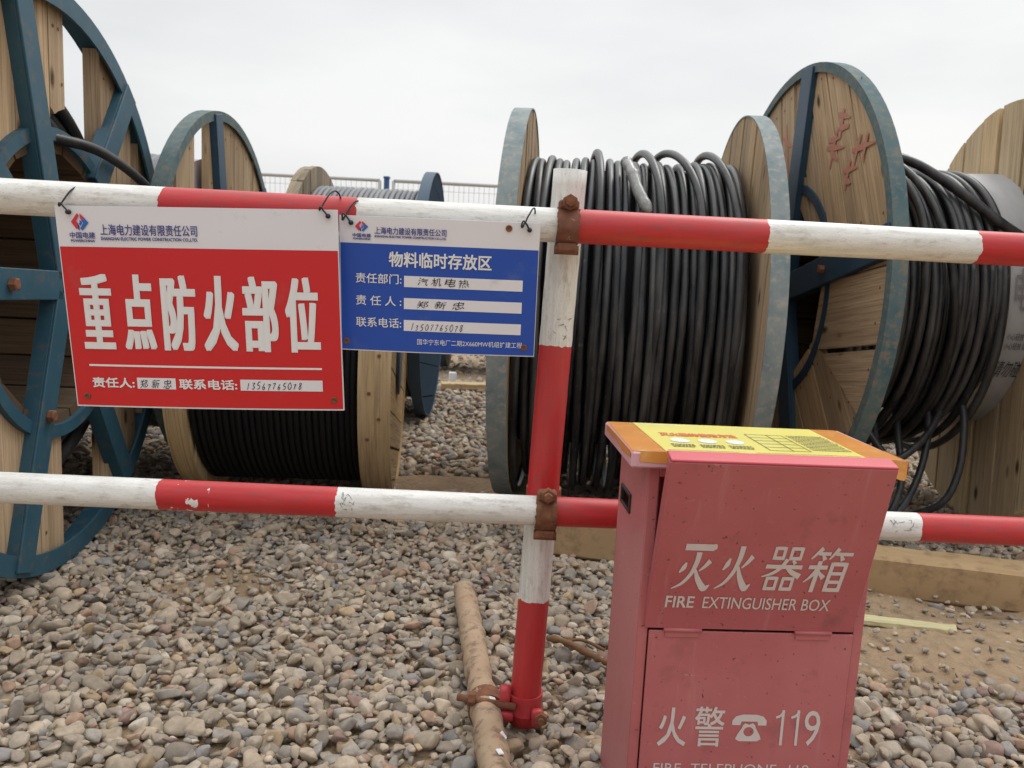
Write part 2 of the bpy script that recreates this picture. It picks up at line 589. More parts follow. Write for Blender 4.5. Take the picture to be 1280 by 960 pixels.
def spline(pts, n=40):
    """Catmull-Rom through points"""
    P = np.array(pts, float)
    P = np.vstack([2 * P[0] - P[1], P, 2 * P[-1] - P[-2]])
    out = []
    m = len(P) - 3
    for i in range(m):
        for t in np.linspace(0, 1, max(2, n // m), endpoint=False):
            a, b, c, d = P[i:i + 4]
            out.append(.5 * (2 * b + (c - a) * t + (2 * a - 5 * b + 4 * c - d) * t * t + (3 * b - a - 3 * c + d) * t ** 3))
    out.append(P[-2])
    return np.array(out)


# ---------------------------------------------------------------- writing
def text_mesh(body, bold=0.0, shear=0.0):
    c = bpy.data.curves.new('writing', 'FONT')
    c.body = body
    c.size = 1
    c.offset = bold
    c.shear = shear
    c.resolution_u = 3
    o = bpy.data.objects.new('writing', c)
    COL.objects.link(o)
    dg = bpy.context.evaluated_depsgraph_get()
    dg.update()
    me = bpy.data.meshes.new_from_object(o.evaluated_get(dg))
    bpy.data.objects.remove(o)
    bpy.data.curves.remove(c)
    return me


def put_text(name, body, parent, rect, mat, face=-.0012, bold=(0, 0), shear=0., plane='XZ', fn=None):
    """fit the writing into rect = (x0, x1, z0, z1) on the parent's front (-Y) face; bold widens the strokes by (x, z) metres"""
    me = text_mesh(body, 0, shear)
    n = len(me.vertices)
    co = np.empty(n * 3)
    me.vertices.foreach_get('co', co)
    co = co.reshape(-1, 3)
    F = [tuple(p.vertices) for p in me.polygons]
    bpy.data.meshes.remove(me)
    lo, hi = co.min(0), co.max(0)
    x0, x1, z0, z1 = rect
    bx, bz = bold
    u = x0 + bx + (co[:, 0] - lo[0]) / (hi[0] - lo[0]) * (x1 - x0 - 2 * bx)
    w = z0 + bz + (co[:, 1] - lo[1]) / (hi[1] - lo[1]) * (z1 - z0 - 2 * bz)
    offs = [(0, 0)] if not (bx or bz) else [(0, 0), (1, 0), (-1, 0), (0, 1), (0, -1), (1, 1), (-1, 1), (1, -1), (-1, -1)] + ([(p * a_, q * b_) for a_, b_ in ((1, .5), (.5, 1), (.5, 0), (0, .5)) for p in (1, -1) for q in (1, -1)] if bx > .001 else [])
    V, FF = [], []
    for k, (a, b) in enumerate(offs):
        d = k * 2e-5
        U, Wd = u + a * bx, w + b * bz
        if fn is not None:
            out = [fn(p, q) for p, q in zip(U, Wd)]
        elif plane == 'XZ':
            out = [(p, face - d, q) for p, q in zip(U, Wd)]
        else:
            out = [(p, q, face + d) for p, q in zip(U, Wd)]
        FF += [tuple(i + len(V) for i in f) for f in F]
        V += out
    me = bpy.data.meshes.new(name)
    me.from_pydata(V, [], FF)
    me.materials.append(mat)
    me.update()
    o = bpy.data.objects.new(name, me)
    COL.objects.link(o)
    o.parent = parent
    return o


def strokes_obj(name, strokes, parent, mat, fn, nrm=(0, -1, 0)):
    """brush strokes: each a list of (x, y, width); fn maps (x, y) to a 3-D point"""
    mb = MB()
    nrm = np.array(nrm) * 2e-5
    for ns, st in enumerate(strokes):
        P = np.array([(a, b) for a, b, _ in st], float)
        w = np.array([c for _, _, c in st], float)
        if len(P) > 2:
            t = np.linspace(0, 1, len(P))
            tt = np.linspace(0, 1, 4 * len(P))
            sp = spline(P, 4 * (len(P) - 1))
            w = np.interp(np.linspace(0, 1, len(sp)), t, w)
            P = sp
        T = np.gradient(P, axis=0)
        T /= np.linalg.norm(T, axis=1)[:, None] + 1e-9
        N = np.stack([-T[:, 1], T[:, 0]], 1)
        b = len(mb.v)
        for p, nn, ww in zip(P, N, w):
            mb.v.append(tuple(np.array(fn(*(p + nn * ww / 2))) + nrm * ns))
            mb.v.append(tuple(np.array(fn(*(p - nn * ww / 2))) + nrm * ns))
        for k in range(len(P) - 1):
            mb.face((b + 2 * k, b + 2 * k + 1, b + 2 * k + 3, b + 2 * k + 2))
    return mb.build(name, mat, parent)


DIGIT = {'0': [[(.5, 1), (.1, .6), (.2, .1), (.6, .05), (.8, .5), (.5, .95)]], '1': [[(.5, 1), (.45, .5), (.35, 0)]], '2': [[(.1, .8), (.5, 1), (.7, .7), (.1, .05), (.9, .1)]],
         '3': [[(.15, .9), (.7, .9), (.35, .55), (.7, .35), (.5, .02), (.1, .1)]], '5': [[(.8, 1), (.35, .95), (.2, .55), (.65, .5), (.6, .1), (.1, .02)]],
         '6': [[(.6, 1), (.25, .5), (.2, .1), (.6, .05), (.65, .4), (.25, .35)]], '7': [[(.1, .85), (.75, .95), (.5, .5), (.35, 0)]], '8': [[(.7, .9), (.3, .9), (.35, .6), (.7, .3), (.45, 0), (.2, .25), (.6, .6), (.75, .9)]]}


def hand_digits(body, parent, rect, mat, face, seed, wd=.0009):
    q = np.random.default_rng(seed)
    x0, x1, z0, z1 = rect
    st = []
    n = len(body)
    for i, ch in enumerate(body):
        w, h = (x1 - x0) / n, (z1 - z0)
        dy, sc = q.normal() * h * .06, q.uniform(.8, 1.1)
        for line in DIGIT[ch]:
            st.append([(x0 + w * (i + .12 + .78 * sc * px + .22 * py), z0 + dy + h * sc * py * .95, wd * q.uniform(.7, 1.2)) for px, py in line])
    return strokes_obj('handwriting', st, parent, mat, lambda x, z: (x, face, z))


def hand_words(body, parent, rect, mat, face, seed):
    q = np.random.default_rng(seed)
    x0, x1, z0, z1 = rect
    n = len(body)
    for i, ch in enumerate(body):
        w, h = (x1 - x0) / n, z1 - z0
        a = x0 + w * (i + .10 + q.uniform(-.05, .05))
        k = q.uniform(.68, .84)
        b = z0 + h * q.uniform(-.02, .12)
        tl = q.uniform(-.10, .14)
        cx, cz = a + w * k / 2, b + h * .4

        def fn(x, z, tl=tl, cx=cx, cz=cz):
            return (cx + (x - cx) - tl * (z - cz) + .0004 * math.sin(z * 900), face, cz + (z - cz) + tl * (x - cx) + .0004 * math.sin(x * 700))
        put_text('handwriting', ch, parent, (a, a + w * k, b, b + h * q.uniform(.8, 1.)), mat, fn=fn, shear=q.uniform(.05, .25))


def rect_part(name, parent, rect, mat, face=-.0008, n=24):
    x0, x1, z0, z1 = rect
    mb = MB()
    for i in range(n + 1):
        for k in range(n + 1):
            mb.v.append((x0 + (x1 - x0) * i / n, face, z0 + (z1 - z0) * k / n))
    for i in range(n):
        for k in range(n):
            a = i * (n + 1) + k
            mb.face((a, a + n + 1, a + n + 2, a + 1), smooth=True)
    return mb.build(name, mat, parent)


def bow(t, w, h, a, tw):
    """the thin board has sagged out of flat; its print goes with it"""
    for o in t.children:
        if o.type != 'MESH':
            continue
        for v in o.data.vertices:
            x, z = v.co.x / w, v.co.z / h
            v.co.y += a * (1 - 4 * x * x) * (.5 - z) + tw * x * (z - .5) - a * .5 * max(0, -z - .2) * 4 * (x + .5) ** 3
        o.data.update()


# ================================================================ GROUND
SOIL = [(-.16, 2.64, .36, .13, .030), (1.08, 1.58, .50, .17, .038), (.75, 1.78, .35, .12, .03), (-.62, 1.72, .16, .09, .016), (1.6, 1.75, .5, .2, .035)]


def soil_h(x, y):
    h = 0 * x
    for (cx, cy, rx, ry, a) in SOIL:
        d = ((x - cx) / rx) ** 2 + ((y - cy) / ry) ** 2
        h = np.maximum(h, a * np.exp(-d * d))
    return h


def ground():
    xs = np.concatenate([[-600, -120, -30, -10, -6], np.arange(-4, 4.001, .035), [6, 10, 30, 120, 600]])
    ys = np.concatenate([[-300, -50, -8, -2, 0], np.arange(.4, 6.6, .035), [8, 11, 16, 30, 80, 250, 900]])
    X, Y = np.meshgrid(xs, ys)
    Z = -.024 + soil_h(X, Y)
    r2 = np.random.default_rng(3)
    near = (np.abs(X) < 4.2) & (Y > .3) & (Y < 6.7)
    Z = Z + np.where(near, r2.normal(size=X.shape) * .0022, 0)
    nx, ny = len(xs), len(ys)
    V = np.stack([X, Y, Z], -1).reshape(-1, 3)
    i = np.arange(nx * ny).reshape(ny, nx)
    F = np.stack([i[:-1, :-1], i[:-1, 1:], i[1:, 1:], i[1:, :-1]], -1).reshape(-1, 4)
    me = bpy.data.meshes.new('ground')
    me.from_pydata(V.tolist(), [], F.tolist())
    me.polygons.foreach_set('use_smooth', [True] * len(F))
    me.materials.append(MAT['ground'])
    o = bpy.data.objects.new('ground', me)
    COL.objects.link(o)
    return kind(o, 'structure')


ground()


def stone_variants(hi, n, seed):
    """broken and worn pebbles: hulls of a few random points with their edges worn round"""
    import bmesh
    r = np.random.default_rng(seed)
    out = []
    for _ in range(n):
        k = int(r.integers(9, 17))
        P = r.normal(size=(k * 3, 3))
        P /= np.linalg.norm(P, axis=1)[:, None]
        sel = [0]
        for i in range(1, len(P)):                 # keep the points spread out
            if min(np.linalg.norm(P[i] - P[j]) for j in sel) > .45:
                sel.append(i)
        P = P[sel[:k]] * r.uniform(.8, 1.08, (len(sel[:k]), 1))
        bm = bmesh.new()
        for p in P:
            bm.verts.new(p)
        h = bmesh.ops.convex_hull(bm, input=bm.verts[:])
        for v in [v for v in bm.verts if not v.link_faces]:
            bm.verts.remove(v)
        bmesh.ops.dissolve_limit(bm, angle_limit=R_(14), verts=bm.verts[:], edges=bm.edges[:])
        if hi:
            bmesh.ops.bevel(bm, geom=bm.edges[:] + bm.verts[:], offset=float(r.uniform(.09, .26)), offset_type='OFFSET', segments=2, profile=.5, affect='EDGES', clamp_overlap=True)
            bmesh.ops.triangulate(bm, faces=bm.faces[:])
            bmesh.ops.smooth_vert(bm, verts=bm.verts[:], factor=.35, use_axis_x=True, use_axis_y=True, use_axis_z=True)
        else:
            bmesh.ops.bevel(bm, geom=bm.edges[:] + bm.verts[:], offset=float(r.uniform(.1, .22)), offset_type='OFFSET', segments=1, profile=.5, affect='EDGES', clamp_overlap=True)
            bmesh.ops.triangulate(bm, faces=bm.faces[:])
        bm.verts.index_update()
        v = np.array([q.co[:] for q in bm.verts])
        f = np.array([[w.index for w in q.verts] for q in bm.faces])
        bm.free()
        out.append((v - v.mean(0), f))
    return out


def gravel():
    r = np.random.default_rng(11)

    def spots(y0, y1, d, mx=.30):
        row = 0
        out = []
        y = y0
        while y < y1:
            h = .70 * y + mx
            xs = np.arange(-h, h, d) + (row % 2) * d / 2
            out.append(np.stack([xs, np.full(len(xs), y)], 1))
            y += d * .866
            row += 1
        P = np.concatenate(out)
        return P + r.normal(size=P.shape) * d * .24
    VV, FF, CC = [], [], []
    base = 0
    pal = np.array([(.335, .285, .215), (.385, .325, .245), (.305, .265, .21), (.27, .25, .215), (.235, .228, .215), (.41, .36, .285), (.34, .235, .165), (.26, .18, .15), (.45, .405, .33), (.19, .165, .135), (.37, .285, .18)])
    pw = np.array([.2, .18, .16, .13, .08, .08, .05, .03, .04, .04, .05])
    pw /= pw.sum()
    jobs = [(.62, 2.75, .0240, 3, 40, .0218, 1., -.004), (.62, 2.75, .030, 2, 20, .024, .9, -.019),
            (.62, 2.3, .0235, 2, 16, .0105, 1., -.004), (2.75, 5.2, .033, 2, 24, .028, 1., -.006), (5.2, 9.5, .075, 2, 12, .062, 1., -.022)]
    for (y0, y1, d, sub, nv, size, sc, zc) in jobs:
        var = stone_variants(sub == 3, nv, 100 + sub + nv)
        P = spots(y0, y1, d)
        soil = soil_h(P[:, 0], P[:, 1])
        keep = r.uniform(size=len(P)) > np.clip(soil / .026, 0, 1) * (.72 if size > .015 else .6)
        P = P[keep]
        n = len(P)
        vi = r.integers(0, nv, n)
        s = size * np.exp(r.normal(size=n) * .25) * .70
        s = np.clip(s, .0085, .034)
        S3 = np.stack([s * r.uniform(1.0, 1.35, n), s * r.uniform(.78, 1.05, n), s * r.uniform(.5, .8, n)], 1)
        az, tx, ty = r.uniform(0, 2 * np.pi, n), r.normal(size=n) * .35, r.normal(size=n) * .35
        col = pal[r.choice(len(pal), n, p=pw)] * r.uniform(.82, 1.24, n)[:, None] * np.array([1.04, .99, .985])
        zz = zc - .010 + r.normal(size=n) * .0055 + (0 if size > .015 else soil_h(P[:, 0], P[:, 1]) * .75)

        def rot(V, a, i, j):
            c, q = np.cos(a)[:, None], np.sin(a)[:, None]
            A, B = V[:, :, i].copy(), V[:, :, j].copy()
            V[:, :, i], V[:, :, j] = A * c - B * q, A * q + B * c
        for k in range(nv):
            m = np.nonzero(vi == k)[0]
            if not len(m):
                continue
            v0, f = var[k]
            V = v0[None] * S3[m][:, None, :]
            rot(V, tx[m], 1, 2)
            rot(V, ty[m], 0, 2)
            rot(V, az[m], 0, 1)
            V += np.stack([P[m, 0], P[m, 1], zz[m]], 1)[:, None, :]
            F = f[None] + (np.arange(len(m)) * len(v0))[:, None, None] + base
            VV.append(V.reshape(-1, 3))
            FF.append(F.reshape(-1, 3))
            CC.append(np.repeat(col[m], len(v0), 0))
            base += len(m) * len(v0)
    V, F, Cc = np.concatenate(VV), np.concatenate(FF), np.concatenate(CC)
    me = bpy.data.meshes.new('gravel')
    me.vertices.add(len(V))
    me.vertices.foreach_set('co', V.astype(np.float32).ravel())
    me.loops.add(len(F) * 3)
    me.loops.foreach_set('vertex_index', F.astype(np.int32).ravel())
    me.polygons.add(len(F))
    me.polygons.foreach_set('loop_start', np.arange(0, len(F) * 3, 3, dtype=np.int32))
    me.polygons.foreach_set('use_smooth', np.ones(len(F), dtype=bool))
    me.update(calc_edges=True)
    at = me.attributes.new('tint', 'FLOAT_COLOR', 'POINT')
    at.data.foreach_set('color', np.concatenate([Cc, np.ones((len(Cc), 1))], 1).astype(np.float32).ravel())
    me.materials.append(MAT['stone'])
    o = bpy.data.objects.new('gravel', me)
    COL.objects.link(o)
    return kind(o, 'stuff')


gravel()


# ================================================================ CABLE REELS
def clip(poly, a, b, c):
    """keep the side a*y + b*z <= c of a convex polygon"""
    out = []
    n = len(poly)
    for i in range(n):
        p, q = poly[i], poly[(i + 1) % n]
        dp, dq = a * p[0] + b * p[1] - c, a * q[0] + b * q[1] - c
        if dp <= 0:
            out.append(p)
        if dp * dq < 0:
            t = dp / (dp - dq)
            out.append((p[0] + (q[0] - p[0]) * t, p[1] + (q[1] - p[1]) * t))
    return out


def disc_poly(R, n=96):
    return [(R * math.cos(2 * math.pi * k / n), R * math.sin(2 * math.pi * k / n)) for k in range(n)]


def boards_in(poly, ang, strips, mb, x0, x1, xj=.003, nails=0):
    """cut a convex outline into boards running along ang (degrees)"""
    u = (math.cos(R_(ang)), math.sin(R_(ang)))
    v = (-u[1], u[0])
    for (s0, s1) in strips:
        p = clip(clip(poly, v[0], v[1], s1), -v[0], -v[1], -s0)
        if len(p) > 2:
            j = random.uniform(-xj, xj)
            mb.prism(p, x0 + j, x1 + j, u)
            if nails:                              # two nail heads at each end of the board
                ss = [q[0] * u[0] + q[1] * u[1] for q in p]
                vv = [q[0] * v[0] + q[1] * v[1] for q in p]
                a_, b_, c_, d_ = min(ss), max(ss), min(vv), max(vv)
                mb.cur = 1
                for e in (a_ + .045 + (b_ - a_) * .08, b_ - .045 - (b_ - a_) * .05):
                    for f_ in (.28, .72):
                        h = c_ + (d_ - c_) * f_ + random.uniform(-.008, .008)
                        e2 = e + random.uniform(-.012, .012)
                        y, z = u[0] * e2 + v[0] * h, u[1] * e2 + v[1] * h
                        i0 = len(mb.v)
                        for m_ in range(7):
                            mb.v.append((x0 + j + nails * .0012, y + .0042 * math.cos(m_ * .8976), z + .0042 * math.sin(m_ * .8976)))
                        mb.face([i0 + m_ for m_ in (range(7) if nails > 0 else reversed(range(7)))])
                mb.cur = 0


def even_strips(R, w, gap, off=0.):
    out = []
    s = -R - off
    while s < R:
        ww = w * random.uniform(.8, 1.2)
        out.append((s, s + ww - gap * random.uniform(.5, 2.)))
        s += ww
    return out


def steel_flange(root, R, rb, x, side, struts, sectors, mats, width=.07, strut_w=.07, bolts=True, rimw=.045):
    """steel rim with radial struts over an open ring of boards; x = plane of the outer edge, side = +1/-1 outer normal along X"""
    f = thing('flange', '', '')
    del f['label'], f['category']
    f.parent = root
    f.location = (x, 0, 0)
    mb = MB()
    i = -side * width
    mb.lathe([(0, R), (i, R), (i, R - .006), (-side * .006, R - .006), (-side * .006, R - rimw), (0, R - rimw)][::side], 96)
    mb.build('rim', mats['rim'], f, auto=35)
    mb = MB()
    mb.lathe([(-side * .008, rb + .016), (-side * .05, rb + .016), (-side * .05, rb - .012), (-side * .008, rb - .012)][::side], 72)
    mb.build('barrel_ring', MAT['blue_dark'] if side < 0 else mats['strut'], f, auto=35)
    k = 0
    for st_ in struts:
        a, r0 = st_[:2]
        mb = MB()
        u = Vector((0, math.cos(R_(a)), math.sin(R_(a))))
        rot = Matrix((Vector((1, 0, 0)), u.cross(Vector((1, 0, 0))) * -1, u)).transposed()
        r1 = R - .010
        L = r1 - r0
        c = u * ((r0 + r1) / 2)
        mb.cbox(c + Vector((-side * (-.004), 0, 0)), (.006, strut_w, L), .0015, rot)
        for sg in (-1, 1):
            mb.cbox(c + rot @ Vector((-side * .016, sg * (strut_w / 2 - .003), 0)), (.034, .006, L - .004), .0012, rot)
        so = mb.build('strut', mats['strut'], f)
        if bolts and len(st_) > 2:
            mb = MB()
            p = u * st_[2]
            mb.lathe([(side * .0, .0), (side * .0, .014), (side * .012, .014), (side * .014, .010), (side * .014, 0)][::side], 6, c=(side * .008, p.y, p.z), closed=False, smooth=False)
            mb.build('bolt', MAT['rust'], so)
        k += 1
    mb = MB()
    for (poly, ang, strips) in sectors:
        boards_in(poly, ang, strips, mb, -side * (width * .32), -side * (width * .86), .003, side)
    mb.build('board_infill', [mats['wood'], MAT['rust']], f)
    return f


def wood_flange(root, R, x, side, ang, mats, width=.07, band=True, board=.12, hub=.06, gap=.008, loc=(0, 0, 0), rotz=0):
    f = thing('flange', '', '')
    del f['label'], f['category']
    f.parent = root
    f.location = (x + loc[0], loc[1], loc[2])
    f.rotation_euler = (0, 0, rotz)
    mb = MB()
    n = -side
    boards_in(disc_poly(R - (.004 if band else 0)), ang, even_strips(R, board, gap, random.random() * .1), mb, n * width * .52, n * width * .97, .002)
    boards_in(disc_poly(R - (.004 if band else .003)), ang + 84, even_strips(R, board, .004, random.random() * .1), mb, n * width * .03, n * width * .49, .002)
    mb.build('board_disc', mats['wood'], f)
    if band:
        mb = MB()
        mb.lathe([(n * -.003, R), (n * (width + .001), R), (n * (width + .001), R - .0045), (n * -.003, R - .0045)][::side], 96)
        mb.build('rim', mats['rim'], f, auto=35)
    mb = MB()
    mb.lathe([(side * .004, .0), (side * .004, hub + .05), (0, hub + .05)][::side], 32, closed=False)
    mb.build('hub_plate', MAT['blue_dark'], f)
    return f


def barrel(root, x0, x1, r, mat, n=18, thick=.028):
    mb = MB()
    for k in range(n):
        a0, a1 = 2 * math.pi * (k + .03) / n, 2 * math.pi * (k + .97) / n
        ro, ri_ = r + random.uniform(-.003, .003), r - thick
        pts = [(ri_ * math.cos(a0), ri_ * math.sin(a0)), (ro * math.cos(a0), ro * math.sin(a0)), (ro * math.cos((a0 + a1) / 2), ro * math.sin((a0 + a1) / 2)),
               (ro * math.cos(a1), ro * math.sin(a1)), (ri_ * math.cos(a1), ri_ * math.sin(a1))]
        b = len(mb.v)
        o = random.random() * 20
        m = len(pts)
        for x in (x0, x1):
            for p in pts:
                mb.v.append((x, *p))
        for q in range(m):
            q2 = (q + 1) % m
            mb.face((b + q, b + q2, b + m + q2, b + m + q), [(x0 + o, q * .1 + o), (x0 + o, q * .1 + .1 + o), (x1 + o, q * .1 + .1 + o), (x1 + o, q * .1 + o)])
        mb.face([b + q for q in reversed(range(m))])
        mb.face([b + m + q for q in range(m)])
    return mb.build('barrel', mat, root)


def winding(root, x0, x1, r, cr, mat, seed=1, messy=.35, crossings=(), sides=10, steps=80, core=None, pitch=None, sag=0., ends=0):
    """turns of cable laid side by side round the barrel, some slack, some crossing over"""
    q = np.random.default_rng(seed)
    mb = MB()
    th = np.linspace(0, 2 * np.pi, steps, endpoint=False)
    x = x0 + cr
    while x < x1 - cr * .5:
        rr = r - cr + q.normal() * cr * messy * .5
        ph = q.uniform(0, 6.28, 4)
        rad = rr + cr * messy * (.5 * np.sin(th + ph[0]) + .35 * np.sin(2 * th + ph[1]))
        xx = x + cr * messy * (.8 * np.sin(th + ph[2]) + .5 * np.sin(3 * th + ph[3]))
        rad = rad + sag * q.uniform(.55, 1.1) * (.5 - .5 * np.sin(th)) ** 3       # slack hangs below the drum
        mb.tube(np.stack([xx, rad * np.cos(th), rad * np.sin(th)], 1), cr * q.uniform(.95, 1.02), sides, closed=True)
        x += cr * 2 * (q.uniform(.98, 1.14) if messy > .2 else 1.03) * (pitch or 1)
    for k in range(1, ends + 1):                  # lower layers seen at the end of the drum
        rr = r - cr * (1 + 1.75 * k)
        ph = q.uniform(0, 6.28, 3)
        rad = rr + cr * .35 * np.sin(th + ph[0])
        xx = x1 - cr * (1.05 + .5 * (k % 2)) + cr * .4 * np.sin(th + ph[1])
        mb.tube(np.stack([xx, rad * np.cos(th), rad * np.sin(th)], 1), cr, sides, closed=True)
    for (xa, xb, a0, a1, lift) in crossings:      # a turn that climbs over its neighbours between angles a0 and a1
        t = np.clip((np.degrees(th) - a0) / (a1 - a0), 0, 1)
        t = t * t * (3 - 2 * t)
        xx = xa + (xb - xa) * t
        bulge = np.where((np.degrees(th) > a0 - 40) & (np.degrees(th) < a1 + 40), np.sin(np.pi * np.clip((np.degrees(th) - a0 + 40) / (a1 - a0 + 80), 0, 1)), 0)
        back = np.clip((np.degrees(th) - 300) / 60, 0, 1)     # returns to its own place behind the drum
        xx = xx + (xa - xb) * back * back * (3 - 2 * back)
        rad = r + cr * .1 + (lift + cr * 1.0) * bulge - cr * .9 * (1 - bulge) + sag * .8 * (.5 - .5 * np.sin(th)) ** 3
        mb.tube(np.stack([xx, rad * np.cos(th), rad * np.sin(th)], 1), cr, sides, closed=True)
    o = mb.build('cable_winding', mat, root)
    if core:
        mb = MB()
        mb.lathe([(x0 + .003, core), (x1 - .003, core)], 64, closed=False)
        mb.build('inner_cable_layer', MAT['cable_fine'], root)
    return o


def ring_cap(root, name, x, r0, r1, mat, side):
    mb = MB()
    mb.lathe([(x, r0), (x, r1)][::side], 64, closed=False)
    return mb.build(name, mat, root)


BLUE = dict(rim=MAT['blue'], strut=MAT['blue'], wood=MAT['wood'])
WORN = dict(rim=MAT['blue_worn'], strut=MAT['blue_dark'], wood=MAT['wood'])
FADED = dict(rim=MAT['blue_faded'], strut=MAT['blue'], wood=MAT['wood_grey'])
REELS = 'cable reels standing on the gravel yard'


def sector(R, a0, a1, r0):
    """convex outline between two radial lines, from a chord at r0 to the rim"""
    n = 14
    P = [(R * math.cos(R_(a0 + (a1 - a0) * k / n)), R * math.sin(R_(a0 + (a1 - a0) * k / n))) for k in range(n + 1)]
    P += [(r0 * math.cos(R_(a1)), r0 * math.sin(R_(a1))), (r0 * math.cos(R_(a0)), r0 * math.sin(R_(a0)))]
    return P


def split_strip(R, rb, s0, s1):
    """outlines of one upright board above and below the round barrel opening"""
    n = 6
    out = []
    ss = [s0 + (s1 - s0) * k / n for k in range(n + 1)]
    ins = [math.sqrt(max(rb * rb - s * s, 0)) for s in ss]
    outs = [math.sqrt(max(R * R - s * s, 0)) for s in ss]
    if max(ins) == 0:
        return [[(s, -z) for s, z in zip(ss, outs)] + [(s, z) for s, z in reversed(list(zip(ss, outs)))]]
    lo = max(ins)                                  # straight saw cut, hidden under the barrel ring
    for sg in (1, -1):
        P = [(s, sg * i) for s, i in zip(ss, ins)] + [(s, sg * z) for s, z in reversed(list(zip(ss, outs)))]
        out.append(P)
    return out


def upright_sectors(R, rb, strips):
    out = []
    for (s0, s1) in strips:
        for P in split_strip(R, rb, s0, s1):
            out.append((P, 90, [(-9, 9)]))
    return out


def reel_left_near():
    R = .646
    t = thing('cable_reel', 'big blue steel reel with gaps between boards, partly behind the red sign', 'cable reel', (-1.026, 1.822, R - .008), .078, REELS)
    strips = [(-.63, -.47), (-.455, -.28), (-.265, .010), (.262, .352), (.362, .455), (.505, .585)]
    struts = [(104, .02), (52, .30), (-4, .02), (-58, .30), (-110, .02, .30), (178, .02, .235), (140, .30)]
    steel_flange(t, R, .33, 0, 1, struts, upright_sectors(R - .01, .325, strips) + [([(.012, .392), (.030, .380), (.046, .389), (.078, .40), (.078, .63), (.012, .635)], 90, [(-9, 9)])], BLUE, .075, .064)
    strips2 = even_strips(R, .2, .02)
    steel_flange(t, R, .33, -.85, -1, [(90, .3), (30, .3), (-30, .3), (-90, .3), (150, .3), (210, .3)], upright_sectors(R - .01, .325, strips2), BLUE, .075, .075, False)
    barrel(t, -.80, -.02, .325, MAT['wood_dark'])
    winding(t, -.78, -.068, .465, .0155, MAT['cable_dusty'], 3, .45, core=.42, steps=72, sides=10, ends=4)
    mb = MB()
    P = spline([(-.09, -.10, .335), (-.02, .0, .325), (.022, .09, .32), (.03, .2, .308), (.03, .34, .283), (.028, .46, .252), (.015, .56, .225), (-.02, .66, .19), (-.10, .74, .12)], 60)
    mb.tube(P, .0125, 10)
    mb.build('cable_tail', MAT['cable_clean'], t)


reel_left_near()


def reel_left_back():
    R = .597
    t = thing('cable_reel', 'blue rimmed reel behind the gappy big blue one, its rounded top above the red sign', 'cable reel', (-.985, 2.743, R - .005), .03, REELS)
    strips = [(-.58, -.43), (-.41, -.27), (-.13, -.03), (-.025, .1), (.105, .21), (.215, .31), (.33, .44), (.46, .57)]
    struts = [(100, .02), (40, .30), (-15, .30), (-80, .02), (-140, .30), (165, .30)]
    m = dict(rim=MAT['blue_worn'], strut=MAT['blue_dark'], wood=MAT['wood'])
    steel_flange(t, R, .32, 0, 1, struts, upright_sectors(R - .01, .315, strips), m, .044, .065, True, .03)
    steel_flange(t, R, .32, -.8, -1, [(90, .3), (30, .3), (-30, .3), (-90, .3), (150, .3), (210, .3)], upright_sectors(R - .01, .315, even_strips(R, .18, .02)), m, .07, .065, False)
    barrel(t, -.75, -.02, .315, MAT['wood_dark'])
    winding(t, -.73, -.14, .455, .019, MAT['cable_grey'], 8, .3, core=.42, steps=72, sides=8)
    mb = MB()
    mb.lathe([(-.14, .44), (-.06, .445), (-.06, .3), (-.14, .3)][::-1], 64)
    mb.build('wrapping_film', MAT['wrap_pale'], t, auto=40)


reel_left_back()


def reel_small_wood():
    R = .425
    t = thing('cable_reel', 'small unpainted wooden reel of fine black cable, below the two hanging signs', 'cable reel', (-.368, 2.57, R - .008), .085, REELS)
    m = dict(rim=MAT['wood_tan'], wood=MAT['wood_tan'])
    wood_flange(t, R, 0, 1, 82, m, .085, True, .11)
    wood_flange(t, R, -.60, -1, 88, m, .05, True, .11)
    barrel(t, -.55, -.085, .2, MAT['wood_dark'], 14)
    winding(t, -.548, -.087, .39, .0085, MAT['cable_fine'], 5, .12, core=.372, steps=56, sides=6)
    for (a, dx) in ((172, -.03), (186, -.055), (196, -.028), (205, -.06), (160, -.05)):
        nl = MB()
        p = Vector((dx, R * math.cos(R_(a)), R * math.sin(R_(a))))
        n = Vector((0, p.y, p.z)).normalized()
        nl.tube([tuple(p - n * .004), tuple(p + n * .0025)], .0055, 6, smooth=False)
        nl.build('nail', MAT['rust'], t)


reel_small_wood()


def reel_grey_cable():
    R = .588
    t = thing('cable_reel', 'reel of neatly wound light grey cable showing above the blue sign', 'cable reel', (-.405, 3.95, R - .006), 0, REELS)
    m = dict(rim=MAT['blue_faded'], wood=MAT['wood_grey'])
    m2 = dict(rim=MAT['blue_dark'], wood=MAT['navy_matte'])
    wood_flange(t, R, 0, 1, 88, m2, .045, True, .13)
    wood_flange(t, R, -.62, -1, 92, m, .06, False, .13)
    barrel(t, -.56, -.06, .25, MAT['wood_dark'], 14)
    winding(t, -.555, -.062, .50, .0115, MAT['cable_grey'], 9, .1, core=.475, steps=72, sides=8)


reel_grey_cable()


